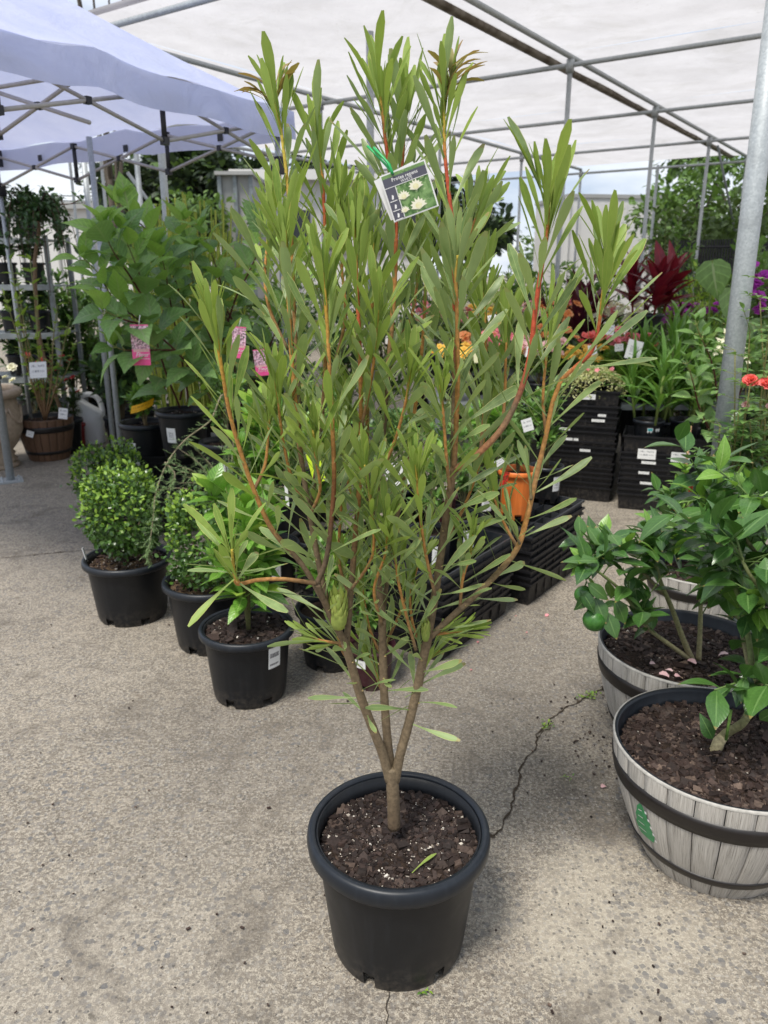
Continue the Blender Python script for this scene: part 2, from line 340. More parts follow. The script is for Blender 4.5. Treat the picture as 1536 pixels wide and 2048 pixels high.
# leaf looks: protea old / young / top-bronze, citrus dark / young, etc.
M['lf_pro'] = leafmat('protea_leaf', (.130,.205,.062), (.275,.365,.145), (.52,.53,.22), (.28,.37,.14), rough=.44, trans=.28, spec=.5, spots=.8)
M['lf_pro_y'] = leafmat('young_protea_leaf', (.170,.270,.048), (.28,.38,.085), (.48,.48,.15), (.29,.39,.085), rough=.48, trans=.30, spec=.35)
M['lf_pro_b'] = leafmat('bronze_protea_leaf', (.19,.22,.045), (.31,.21,.09), (.42,.26,.12), None, rough=.48, trans=.30, spec=.35)
M['lf_cit'] = leafmat('citrus_leaf', (.030,.088,.022), (.068,.155,.032), None, (.13,.24,.07), 60, .28, .18, spec=.6, vamt=.12, spots=.3)
M['lf_cit_y'] = leafmat('young_citrus_leaf', (.12,.25,.035), (.19,.35,.06), None, (.28,.43,.12), 60, .35, .30, spec=.5, vamt=.12)
M['lf_box'] = leafmat('box_leaf', (.028,.075,.014), (.075,.155,.025), rough=.32, trans=.18, spec=.6)
M['lf_box_y'] = leafmat('young_box_leaf', (.16,.29,.035), (.26,.40,.06), rough=.4, trans=.3)
M['lf_hyd'] = leafmat('hydrangea_leaf', (.11,.215,.065), (.19,.32,.10), None, (.24,.33,.14), 48, .45, .28)
M['lf_hyd_y'] = leafmat('young_hydrangea_leaf', (.20,.36,.07), (.28,.45,.10), None, (.32,.42,.16), 48, .45, .32)
M['lf_mid'] = leafmat('mid_green_leaf', (.080,.175,.036), (.150,.270,.065), None, (.14,.24,.08), rough=.45, trans=.25)
M['lf_dark'] = leafmat('dark_green_leaf', (.028,.065,.024), (.060,.120,.040), None, None, rough=.4, trans=.15)
M['lf_lime'] = leafmat('lime_green_leaf', (.20,.34,.035), (.30,.44,.07), None, None, rough=.45, trans=.35)
M['lf_gard'] = leafmat('glossy_green_leaf', (.085,.21,.030), (.17,.33,.05), None, (.26,.40,.11), 54, .30, .25, spec=.6)
M['lf_con'] = leafmat('conifer_needle', (.085,.15,.055), (.16,.23,.09), rough=.6, trans=.15)
M['lf_var'] = leafmat('cream_variegated_leaf', (.35,.42,.12), (.66,.64,.38), rough=.5, trans=.25)
M['lf_strap'] = leafmat('lily_strap_leaf', (.085,.20,.035), (.14,.28,.05), None, (.06,.15,.03), rough=.36, trans=.25)
M['lf_red'] = leafmat('red_cordyline_leaf', (.055,.006,.012), (.19,.014,.030), None, (.30,.02,.04), rough=.3, trans=.25)
M['lf_reddk'] = leafmat('purple_black_leaf', (.035,.010,.018), (.09,.014,.03), rough=.35, trans=.15)
M['lf_taro'] = leafmat('elephant_ear_leaf', (.14,.25,.075), (.19,.31,.10), None, (.32,.42,.20), 30, .45, .3)
M['lf_tree'] = leafmat('tree_leaf', (.045,.085,.025), (.105,.175,.045), rough=.5, trans=.2)
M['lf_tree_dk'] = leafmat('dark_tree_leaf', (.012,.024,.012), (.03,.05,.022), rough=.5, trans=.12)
M['lf_tree_lt'] = leafmat('bright_tree_leaf', (.08,.16,.035), (.15,.25,.06), rough=.5, trans=.28)
M['lf_grass'] = leafmat('yellow_green_cane', (.28,.40,.04), (.42,.50,.08), rough=.5, trans=.2)
M['lime_skin'] = plain('green_citrus_skin', (.035,.13,.018), .32, 0, .2, 120, .35, c2=(.06,.19,.03))

# ------------------------------------------------------------------ mesh building
class MB:
    def __init__(s): s.v=[]; s.f=[]; s.fm=[]; s.uv=[]; s.c=[]; s.has_c=False; s.smooth=True
    def add(s, verts, faces, mat=0, uvs=None, cols=None):
        b = len(s.v); s.v += [tuple(p) for p in verts]
        s.c += list(cols) if cols is not None else [(1,1,1)]*len(verts)
        if cols is not None: s.has_c = True
        for i, f in enumerate(faces):
            s.f.append([b+k for k in f]); s.fm.append(mat)
            s.uv += (uvs[i] if uvs else [(0,0),(1,0),(1,1),(0,1)][:len(f)] if len(f) <= 4 else [(0,0)]*len(f))
    def box(s, c, size, rot=None, mat=0):
        x, y, z = [k/2 for k in size]
        vs_ = [Vector(p) for p in [(-x,-y,-z),(x,-y,-z),(x,y,-z),(-x,y,-z),(-x,-y,z),(x,-y,z),(x,y,z),(-x,y,z)]]
        if rot is not None: vs_ = [rot @ p for p in vs_]
        vs_ = [p+Vector(c) for p in vs_]
        s.add(vs_, [(0,3,2,1),(4,5,6,7),(0,1,5,4),(1,2,6,5),(2,3,7,6),(3,0,4,7)], mat)
    def tube(s, pts, rads, sides=8, cols=None, cap=True, mat=0):
        pts = [Vector(p) for p in pts]; n = len(pts)
        if not hasattr(rads, '__len__'): rads = [rads]*n
        t0 = (pts[1]-pts[0]).normalized(); a = t0.orthogonal().normalized()
        vs_, cs = [], []
        for i in range(n):
            t = (pts[min(i+1,n-1)]-pts[max(i-1,0)]).normalized()
            a = (a - t*a.dot(t)).normalized(); b = t.cross(a)
            for k in range(sides):
                th = 2*PI*k/sides
                vs_.append(pts[i]+(a*math.cos(th)+b*math.sin(th))*rads[i]); cs.append(cols[i] if cols else (1,1,1))
        fs, uvs = [], []
        for i in range(n-1):
            for k in range(sides):
                k2 = (k+1)%sides
                fs.append((i*sides+k, i*sides+k2, (i+1)*sides+k2, (i+1)*sides+k)); uvs.append([(.5,.5)]*4)
        if cap:
            fs.append(tuple(range(sides))[::-1]); uvs.append([(.5,.5)]*sides)
            fs.append(tuple(range((n-1)*sides, n*sides))); uvs.append([(.5,.5)]*sides)
        s.add(vs_, fs, mat, uvs, cs if cols else None)
    def lathe(s, prof, segs=48, c=(0,0,0), a0=0, a1=2*PI, mat=0, skip=None):
        full = abs(a1-a0-2*PI) < 1e-6; nn = segs if full else segs+1
        vs_ = []
        for (r, z) in prof:
            for k in range(nn):
                th = a0+(a1-a0)*k/segs; vs_.append((c[0]+r*math.cos(th), c[1]+r*math.sin(th), c[2]+z))
        fs, uvs = [], []
        for i in range(len(prof)-1):
            for k in range(segs):
                if skip and skip(i, k): continue
                k2 = (k+1) % nn if full else k+1
                fs.append((i*nn+k, i*nn+k2, (i+1)*nn+k2, (i+1)*nn+k))
                uvs.append([(k/segs,i/(len(prof)-1)),((k+1)/segs,i/(len(prof)-1)),((k+1)/segs,(i+1)/(len(prof)-1)),(k/segs,(i+1)/(len(prof)-1))])
        s.add(vs_, fs, mat, uvs)
    def mesh(s, name, mats, smooth=True):
        me = bpy.data.meshes.new(name); me.from_pydata(s.v, [], s.f)
        for m in mats: me.materials.append(m)
        if len(mats) > 1: me.polygons.foreach_set('material_index', s.fm)
        uvl = me.uv_layers.new(name='UVMap'); uvl.data.foreach_set('uv', np.array(s.uv, dtype=np.float32).ravel())
        if s.has_c:
            ca = me.color_attributes.new('col', 'FLOAT_COLOR', 'POINT')
            ca.data.foreach_set('color', np.hstack([np.array(s.c, dtype=np.float32), np.ones((len(s.c),1), dtype=np.float32)]).ravel())
        if smooth: me.shade_smooth()
        me.update(); return me
def obj(name, me, parent=None, loc=None, **props):
    o = bpy.data.objects.new(name, me); COL.objects.link(o)
    if parent is not None: o.parent = parent
    if loc is not None: o.location = loc
    for k, v in props.items(): o[k] = v
    return o
def part(name, mb, mats, parent, smooth=True, **props):
    """verts are world coordinates; the object sits in its parent's frame"""
    if not isinstance(mats, (list, tuple)): mats = [mats]
    me = mb.mesh(name, [M[m] if isinstance(m, str) else m for m in mats], smooth)
    off = Vector((0,0,0)); q = parent
    while q is not None: off += q.location; q = q.parent
    me.transform(Matrix.Translation(-off))
    return obj(name, me, parent, **props)
def thing(name, label, cat, loc, group=None):
    o = bpy.data.objects.new(name, None); COL.objects.link(o); o.location = loc; o.empty_display_size = .05
    o['label'] = label; o['category'] = cat
    if group: o['group'] = group
    return o
def solo(name, mb, mats, label, cat, loc, smooth=True, group=None, kind=None):
    if not isinstance(mats, (list, tuple)): mats = [mats]
    me = mb.mesh(name, [M[m] if isinstance(m, str) else m for m in mats], smooth)
    me.transform(Matrix.Translation(-Vector(loc))); o = obj(name, me, None, loc)
    if kind: o['kind'] = kind
    if label: o['label'] = label
    if cat: o['category'] = cat
    if group: o['group'] = group
    return o
def smooth_path(pts, n=6):
    pts = [Vector(p) for p in pts]
    if len(pts) < 3: return [pts[0].lerp(pts[-1], i/n) for i in range(n+1)]
    out = []
    q = [pts[0]*2-pts[1]] + pts + [pts[-1]*2-pts[-2]]
    for i in range(1, len(q)-2):
        a, b, c, d = q[i-1], q[i], q[i+1], q[i+2]
        for k in range(n):
            t = k/n
            out.append(.5*((2*b)+(c-a)*t+(2*a-5*b+4*c-d)*t*t+(3*b-a-3*c+d)*t**3))
    out.append(pts[-1]); return out
def autosmooth_flat(me): me.shade_flat()

# ------------------------------------------------------------------ leaves
class LeafKind:
    """several bent variants of one leaf, unit length along +Y, upper face +Z"""
    def __init__(s, name, mat, prof, width, bend=(.1,.5), fold=.25, cols=2, nv=5, seed=1, thick=0):
        rg = random.Random(seed); s.mat = M[mat]; s.meshes = []; s.data = []
        rows = len(prof)
        for q in range(nv):
            b = rg.uniform(*bend); tw = rg.uniform(-.35,.35); side = rg.uniform(-.12,.12); wf = rg.uniform(.85,1.15)
            vs_, fs, uvs = [], [], []
            y = z = x = 0; ang = b*.5
            for i, w in enumerate(prof):
                t = i/(rows-1)
                if i:
                    ang -= b*1.0/(rows-1); y += math.cos(ang)/(rows-1); z += math.sin(ang)/(rows-1); x += side*t*2/(rows-1)
                ww = width*w*wf*.5; tt = tw*t
                for c in range(cols+1):
                    e = -1+2*c/cols
                    zz = abs(e)*ww*fold
                    px_, pz_ = e*ww, zz
                    vs_.append((x+px_*math.cos(tt)-pz_*math.sin(tt), y, z+px_*math.sin(tt)+pz_*math.cos(tt)))
            for i in range(rows-1):
                for c in range(cols):
                    a = i*(cols+1)+c; fs.append((a, a+1, a+cols+2, a+cols+1))
                    u0, u1, v0, v1 = c/cols, (c+1)/cols, i/(rows-1), (i+1)/(rows-1); uvs.append([(u0,v0),(u1,v0),(u1,v1),(u0,v1)])
            mb = MB(); mb.add(vs_, fs, 0, uvs); me = mb.mesh(name, [s.mat]); s.meshes.append(me)
            s.data.append((np.array(vs_), np.array(fs), np.array(uvs).reshape(-1,2)))
P_PRO = [.22,.22,.32,.54,.82,1.0,.93,.30]
P_OV = [.05,.62,.97,1.0,.78,.40,.03]
P_OVB = [.05,.80,1.0,.92,.66,.30,.02]
P_SM = [.1,.9,.95,.1]
P_ST = [.7,.9,1.0,1.0,.9,.72,.45,.04]
P_ND = [.6,1.0,.1]
K = {
 'pro': LeafKind('leaf','lf_pro',P_PRO,.132,(-.25,.45),.22,seed=1,nv=10),
 'pro_y': LeafKind('leaf','lf_pro_y',P_PRO,.128,(-.25,.35),.22,seed=2,nv=9),
 'pro_b': LeafKind('leaf','lf_pro_b',P_PRO,.18,(.2,1.6),.2,seed=3),
 'cit': LeafKind('leaf','lf_cit',P_OV,.50,(.1,.9),.22,seed=4,nv=6),
 'cit_y': LeafKind('leaf','lf_cit_y',P_OV,.46,(.0,.8),.25,seed=5),
 'box': LeafKind('leaf','lf_box',P_SM,.68,(.1,.5),.2,seed=6),
 'box_y': LeafKind('leaf','lf_box_y',P_SM,.68,(.1,.5),.2,seed=7),
 'hyd': LeafKind('leaf','lf_hyd',P_OVB,.58,(.5,1.7),.22,seed=8,nv=6),
 'hyd_y': LeafKind('leaf','lf_hyd_y',P_OVB,.52,(.3,1.4),.25,seed=9),
 'mid': LeafKind('leaf','lf_mid',[.05,.85,1.0,.6,.04],.48,(.2,1.0),.2,seed=10),
 'dark': LeafKind('leaf','lf_dark',[.05,.85,1.0,.6,.04],.55,(.2,1.0),.2,seed=11),
 'lime': LeafKind('leaf','lf_lime',[.05,.85,1.0,.6,.04],.48,(.2,1.0),.2,seed=12),
 'gard': LeafKind('leaf','lf_gard',P_OV,.44,(.1,.8),.22,seed=13),
 'con': LeafKind('leaf','lf_con',P_ND,.22,(0,.6),.1,seed=14),
 'var': LeafKind('leaf','lf_var',P_SM,.6,(.1,.6),.2,seed=15),
 'strap': LeafKind('leaf','lf_strap',P_ST,.085,(.7,2.2),.35,seed=16,nv=6),
 'red': LeafKind('leaf','lf_red',P_ST,.27,(.2,1.1),.4,seed=17),
 'reddk': LeafKind('leaf','lf_reddk',P_ST,.16,(.4,1.6),.4,seed=18),
 'taro': LeafKind('leaf','lf_taro',[.45,.95,1.0,.85,.55,.25,.03],.78,(.4,1.0),.15,seed=19),
 'tree': LeafKind('leaf','lf_tree',P_SM,.6,(.1,.6),.2,seed=20),
 'tree_dk': LeafKind('leaf','lf_tree_dk',P_SM,.6,(.1,.6),.2,seed=21),
 'tree_lt': LeafKind('leaf','lf_tree_lt',P_SM,.6,(.1,.6),.2,seed=22),
 'cane': LeafKind('leaf','lf_grass',[1,1,.9,.8,.5,.1],.035,(-.1,.4),.3,seed=23),
 'p_pink': LeafKind('petal','petal_pink',[.4,1,1,.5],.8,(.3,1.4),.3,seed=24),
 'p_coral': LeafKind('petal','petal_coral',[.4,.9,1,.7],.8,(-.8,.6),-.3,seed=25),
 'p_pale': LeafKind('petal','petal_pale',[.4,1,1,.5],.8,(.3,1.2),.3,seed=26),
 'p_yellow': LeafKind('petal','petal_yellow',[.4,1,1,.5],.8,(.3,1.2),.3,seed=27),
 'p_orange': LeafKind('petal','petal_orange',[.4,1,1,.5],.8,(.3,1.2),.3,seed=28),
 'p_white': LeafKind('petal','petal_white',[.4,1,1,.5],.8,(.3,1.2),.3,seed=29),
 'p_purple': LeafKind('petal','petal_purple',[.4,1,1,.5],.8,(.3,1.2),.3,seed=30),
 'p_lilac': LeafKind('petal','petal_lilac',[.4,1,1,.5],.8,(.3,1.2),.3,seed=31),
 'p_red': LeafKind('petal','petal_red',[.4,1,1,.5],.8,(.3,1.2),.3,seed=32),
 'bud': LeafKind('scale','bud',[.5,.9,1.0,.85,.5,.05],.34,(.3,.6),-.3,seed=33),
}
class Leaves:
    def __init__(s, seed=0): s.e = []; s.r = random.Random(seed)
    def add(s, kind, pos, d, n, size):
        d = Vector(d).normalized(); n = Vector(n); n = n - d*n.dot(d)
        if n.length < 1e-4: n = d.orthogonal()
        n.normalize(); x = d.cross(n)
        R = Matrix((x, d, n)).transposed()
        s.e.append((kind, s.r.randrange(len(K[kind].meshes)), Vector(pos), R, size))
    def finish(s, parent, limit=300, minpx=24, name='leaf', stuff='foliage'):
        off = Vector((0,0,0)); q = parent
        while q is not None: off += q.location; q = q.parent
        def vis(e):
            zc = depth(e[2])
            if zc < .1: return 0
            px = 768 + e[2].x/zc*FPX
            pp = e[4]*FPX/zc
            return pp if -60 < px < 1600 else 0
        es = sorted(s.e, key=lambda e: -vis(e))
        single = [e for e in es[:limit] if vis(e) >= minpx]; rest = es[len(single):]
        for kind, vi, pos, R, sz in single:
            o = bpy.data.objects.new(K[kind].meshes[vi].name.split('.')[0], K[kind].meshes[vi]); COL.objects.link(o); o.parent = parent
            o.matrix_local = Matrix.Translation(pos-off) @ R.to_4x4() @ Matrix.Scale(sz, 4)
        if rest:
            kinds = sorted(set(e[0] for e in rest)); mi = {k:i for i,k in enumerate(kinds)}
            V, F, U, FM = [], [], [], []; b = 0
            for kind, vi, pos, R, sz in rest:
                v, f, u = K[kind].data[vi]
                V.append(v @ np.array(R).T * sz + np.array(pos-off)); F.append(f+b); U.append(u); FM.append(np.full(len(f), mi[kind])); b += len(v)
            V = np.vstack(V); F = np.vstack(F); U = np.vstack(U); FM = np.concatenate(FM)
            me = bpy.data.meshes.new(stuff)
            me.vertices.add(len(V)); me.vertices.foreach_set('co', V.astype(np.float32).ravel())
            me.loops.add(F.size); me.loops.foreach_set('vertex_index', F.astype(np.int32).ravel())
            me.polygons.add(len(F)); me.polygons.foreach_set('loop_start', np.arange(0, F.size, 4, dtype=np.int32))
            me.polygons.foreach_set('material_index', FM.astype(np.int32))
            for k in kinds: me.materials.append(K[k].mat)
            uvl = me.uv_layers.new(name='UVMap'); uvl.data.foreach_set('uv', U.astype(np.float32).ravel())
            me.update(calc_edges=True); me.shade_smooth(); obj(stuff, me, parent, kind='stuff')
def rv(r, a=1.0):
    return Vector((r.uniform(-a,a), r.uniform(-a,a), r.uniform(-a,a)))
UPV = Vector((0,0,1))

# ------------------------------------------------------------------ common builders
def chips(center, R, n, size, z, mats, seed, name, parent, flat=.45, frac=.08, dome=.0, hole=None):
    rg = np.random.default_rng(seed); mb_v = []; F = []; FM = []
    base = np.array([(-1,-1,-1),(1,-1,-1),(1,1,-1),(-1,1,-1),(-1,-1,1),(1,-1,1),(1,1,1),(-1,1,1)], float)*.5
    fc = np.array([(0,3,2,1),(4,5,6,7),(0,1,5,4),(1,2,6,5),(2,3,7,6),(3,0,4,7)])
    off = Vector((0,0,0)); q = parent
    while q is not None: off += q.location; q = q.parent
    for i in range(n):
        per = rg.random() < frac
        s = size*rg.lognormal(0, .38)*(.42 if per else 1)
        v = base*(s, s*rg.uniform(.5,.9), s*(rg.uniform(.5,.9) if per else flat*rg.uniform(.5,1.3)))
        v = v*(1+rg.uniform(-.28,.28,(8,3)))
        e = Matrix.Rotation(rg.uniform(0,6.28),3,'Z') @ Matrix.Rotation(rg.normal(0,.35),3,'X') @ Matrix.Rotation(rg.normal(0,.35),3,'Y')
        rr = R*math.sqrt(rg.random()); th = rg.uniform(0,6.28)
        zz = z + dome*(1-(rr/R)**2) + rg.uniform(-.2,.6)*s*.5
        v = v @ np.array(e).T + np.array((center[0]+rr*math.cos(th)-off.x, center[1]+rr*math.sin(th)-off.y, zz-off.z))
        mb_v.append(v); F.append(fc+8*i); FM += [1 if per else 0]*6
    me = bpy.data.meshes.new(name); me.from_pydata(np.vstack(mb_v).tolist(), [], np.vstack(F).tolist())
    for m in mats: me.materials.append(M[m])
    me.polygons.foreach_set('material_index', FM); me.update(); obj(name, me, parent, kind='stuff')
def soil_disc(parent, c, R, z, mat='soil', amp=.006, seed=0):
    rg = random.Random(seed); mb = MB(); rings, segs = 7, 30; vs_ = [(c[0],c[1],z+.004)]
    for i in range(1, rings+1):
        for k in range(segs):
            th = 2*PI*k/segs; r = R*i/rings
            vs_.append((c[0]+r*math.cos(th), c[1]+r*math.sin(th), z+(rg.uniform(-amp,amp) if i < rings else -.004)))
    fs = [(0, 1+k, 1+(k+1)%segs) for k in range(segs)]
    for i in range(rings-1):
        for k in range(segs):
            a = 1+i*segs+k; b = 1+i*segs+(k+1)%segs; fs.append((a, a+segs, b+segs, b))
    mb.add(vs_, fs, 0, [[(0,0)]*len(f) for f in fs]); part('soil', mb, mat, parent)
def pot(root, c, D, H, mat='black', rimmat='rim', base=.77, segs=48, soil='soil', fill=.88, rimh=.11, chipn=0, chipsize=.012, chipmats=('chips','perlite'), frac=.06, seed=0, rimw=.045, notch=True):
    """a nursery pot: tapered body with drain notches, rolled rim, soil inside"""
    x, y, z = c; R = D/2; rb = R*base; ri = R*(1-rimw*2.0); rh = rimh*H
    t = .004
    body = MB(); prof = [(rb*.955, 0), (rb*.985, .012), (rb*1.01, .04*H/.3), (ri-.004, H-rh), (ri-.001, H-.006), (ri-t-.002, H-.006), (ri-t-.004, H-rh), (rb-t, .03*H/.3), (0.001, .03)]
    sk = (lambda i, k: i in (0,1) and (k % max(1,segs//6)) in (0,1)) if notch else None
    body.lathe(prof, segs, (x,y,z), skip=sk)
    p = part('pot', body, mat, root)
    rim = MB(); w = R-ri
    prof = [(ri-.003, H-rh*.95), (ri+w*.55, H-rh), (R-.0015, H-rh*.80), (R, H-rh*.45), (R-.002, H-.006), (R-w*.35, H), (ri+.001, H-.0005), (ri-.0005, H-.006), (ri-.0005, H-rh*.9)]
    rim.lathe(prof, segs, (x,y,z)); part('rim', rim, rimmat, p)
    rs = rb + (ri-rb)*fill - t - .001
    soil_disc(root, (x,y), rs, z+H*fill, soil, seed=seed)
    if chipn: chips((x,y), rs*.985, chipn, chipsize, z+H*fill, chipmats, seed+5, 'bark_mulch', root, frac=frac)
    return z+H*fill
def wrap_label(root, c, R0, R1, H, az, w, z0, z1, mat, name='sticker', off=.0015, tilt=0, props={}):
    """a label stuck on a tapered pot; az in degrees, -90 looks at the camera"""
    mb = MB(); n = 6; vs_ = []; a0 = math.radians(az)
    def rad(z): return R0+(R1-R0)*z/H
    for j in range(2):
        for i in range(n+1):
            zz = z0 if j == 0 else z1
            r = rad(zz)+off; th = a0+(i/n-.5)*w/r + tilt*(j-.5)
            vs_.append((c[0]+r*math.cos(th), c[1]+r*math.sin(th), c[2]+zz))
    fs = [(i, i+1, n+2+i, n+1+i) for i in range(n)]
    mb.add(vs_, fs, 0, [[(i/n,0),((i+1)/n,0),((i+1)/n,1),(i/n,1)] for i in range(n)])
    return part(name, mb, mat, root, **props)
def card(root, name, c, ux, uy, w, h, mat, th=.0008, thing_=None):
    """thin printed card centred at c with in-plane unit axes ux, uy"""
    ux = Vector(ux).normalized(); uy = (Vector(uy)-ux*Vector(uy).dot(ux)).normalized(); nn = ux.cross(uy)
    mb = MB(); vs_ = []
    for s in (1,-1):
        for (a,b) in ((-1,-1),(1,-1),(1,1),(-1,1)): vs_.append(Vector(c)+ux*a*w/2+uy*b*h/2+nn*s*th/2)
    uv = [(0,0),(1,0),(1,1),(0,1)]
    mb.add(vs_, [(0,1,2,3),(7,6,5,4),(0,4,5,1),(1,5,6,2),(2,6,7,3),(3,7,4,0)], 0, [uv, uv[::-1]]+[[(.01,.01)]*4]*4)
    if thing_: return solo(name, mb, mat, thing_[0], thing_[1], tuple(c), False)
    return part(name, mb, mat, root, False)
def text_mesh(s, c, ux, uy, size, mat, parent, depth_=.0006, name='lettering', bold=False, shear=0):
    cu = bpy.data.curves.new('t', 'FONT'); cu.body = s; cu.size = size; cu.align_x = 'CENTER'; cu.align_y = 'CENTER'; cu.resolution_u = 2; cu.shear = shear
    if bold: cu.offset = size*.012
    o = bpy.data.objects.new('t', cu); COL.objects.link(o)
    bpy.context.view_layer.update()
    me = bpy.data.meshes.new_from_object(o.evaluated_get(bpy.context.evaluated_depsgraph_get()))
    bpy.data.objects.remove(o)
    me.name = name; me.materials.clear(); me.materials.append(M[mat])
    ux = Vector(ux).normalized(); uy = (Vector(uy)-ux*Vector(uy).dot(ux)).normalized(); nn = ux.cross(uy)
    off = Vector((0,0,0)); q = parent
    while q is not None: off += q.location; q = q.parent
    me.transform(Matrix.Translation(Vector(c)+nn*depth_-off) @ Matrix((ux,uy,nn)).transposed().to_4x4())
    return obj(name, me, parent)
BR = (.115,.082,.055); BR2 = (.17,.125,.08); GRN = (.16,.22,.06); ORG = (.47,.235,.075); RED = (.50,.095,.05); YEL = (.50,.40,.07)
def lerp(a, b, t): return tuple(a[i]+(b[i]-a[i])*t for i in range(3))

# ================================================================== THE SETTING
def box_sheet():
    mb = MB(); s = 300; mb.add([(-s,-s,0),(s,-s,0),(s,s,0),(-s,s,0)], [(0,1,2,3)])
    solo('ground', mb, 'concrete', None, None, (0,0,0), False, kind='structure')
box_sheet()
def crack(pts, w, name, seed=0, z=.0035):
    rg = random.Random(seed); path = [G(*p) for p in pts]; q = []
    for a, b in zip(path[:-1], path[1:]):
        k = max(2, int((b-a).length/.012))
        for i in range(k): q.append(a.lerp(b, i/k))
    q.append(path[-1]); mb = MB(); vs_ = []; n = len(q); ox = 0
    for i, p in enumerate(q):
        t = (q[min(i+1,n-1)]-q[max(i-1,0)]).normalized(); s_ = Vector((-t.y, t.x, 0))
        ox = ox*.6+rg.uniform(-.005,.005); ww = w*rg.uniform(.35,1.25)*(1 if rg.random() > .06 else 2.2)
        vs_ += [p+s_*(ox+ww/2)+Vector((0,0,.004)), p+s_*(ox-ww/2)+Vector((0,0,.004))]
    mb.add(vs_, [(2*i, 2*i+1, 2*i+3, 2*i+2) for i in range(n-1)])
    solo(name, mb, 'dirt', None, None, (0,0,0), False, kind='structure')
crack([(985,1672),(1005,1655),(1018,1625),(1030,1585),(1040,1555),(1035,1545),(1045,1530),(1072,1500),(1072,1470),(1095,1445),(1120,1425),(1165,1400),(1215,1372)], .0058, 'ground_crack', 1)
crack([(1075,1478),(1088,1462),(1100,1462),(1095,1445)], .003, 'ground_crack', 2)
crack([(780,1985),(777,2020),(776,2060)], .0022, 'ground_crack', 3)
crack([(0,1117),(60,1112),(120,1105),(185,1100)], .006, 'ground_crack', 4)
crack([(1165,1185),(1200,1195),(1260,1190)], .005, 'ground_crack', 5)
crack([(985,1672),(960,1690)], .02, 'ground_crack', 6)
crack([(1205,1382),(1222,1366)], .03, 'ground_crack', 7)
def weeds():
    lv = Leaves(3); rg = random.Random(3)
    for cx, cy, n in ((1185,1393,26),(1170,1397,16),(1095,1453,16),(1090,1458,8),(1135,1560,9),(850,1990,8)):
        for i in range(n):
            p = G(cx+rg.gauss(0,7), cy+rg.gauss(0,4)); p.z = .004+rg.random()*.008
            lv.add('mid' if rg.random()<.4 else 'lime', p, (rg.uniform(-1,1), rg.uniform(-1,1), rg.uniform(.1,.7)), UPV, rg.uniform(.008,.017))
    root = thing('crack_weeds', 'tiny green weeds sprouting from the jagged concrete crack', 'weeds', G(1120,1440)); lv.finish(root, 0, 999, stuff='sprouts')
weeds()

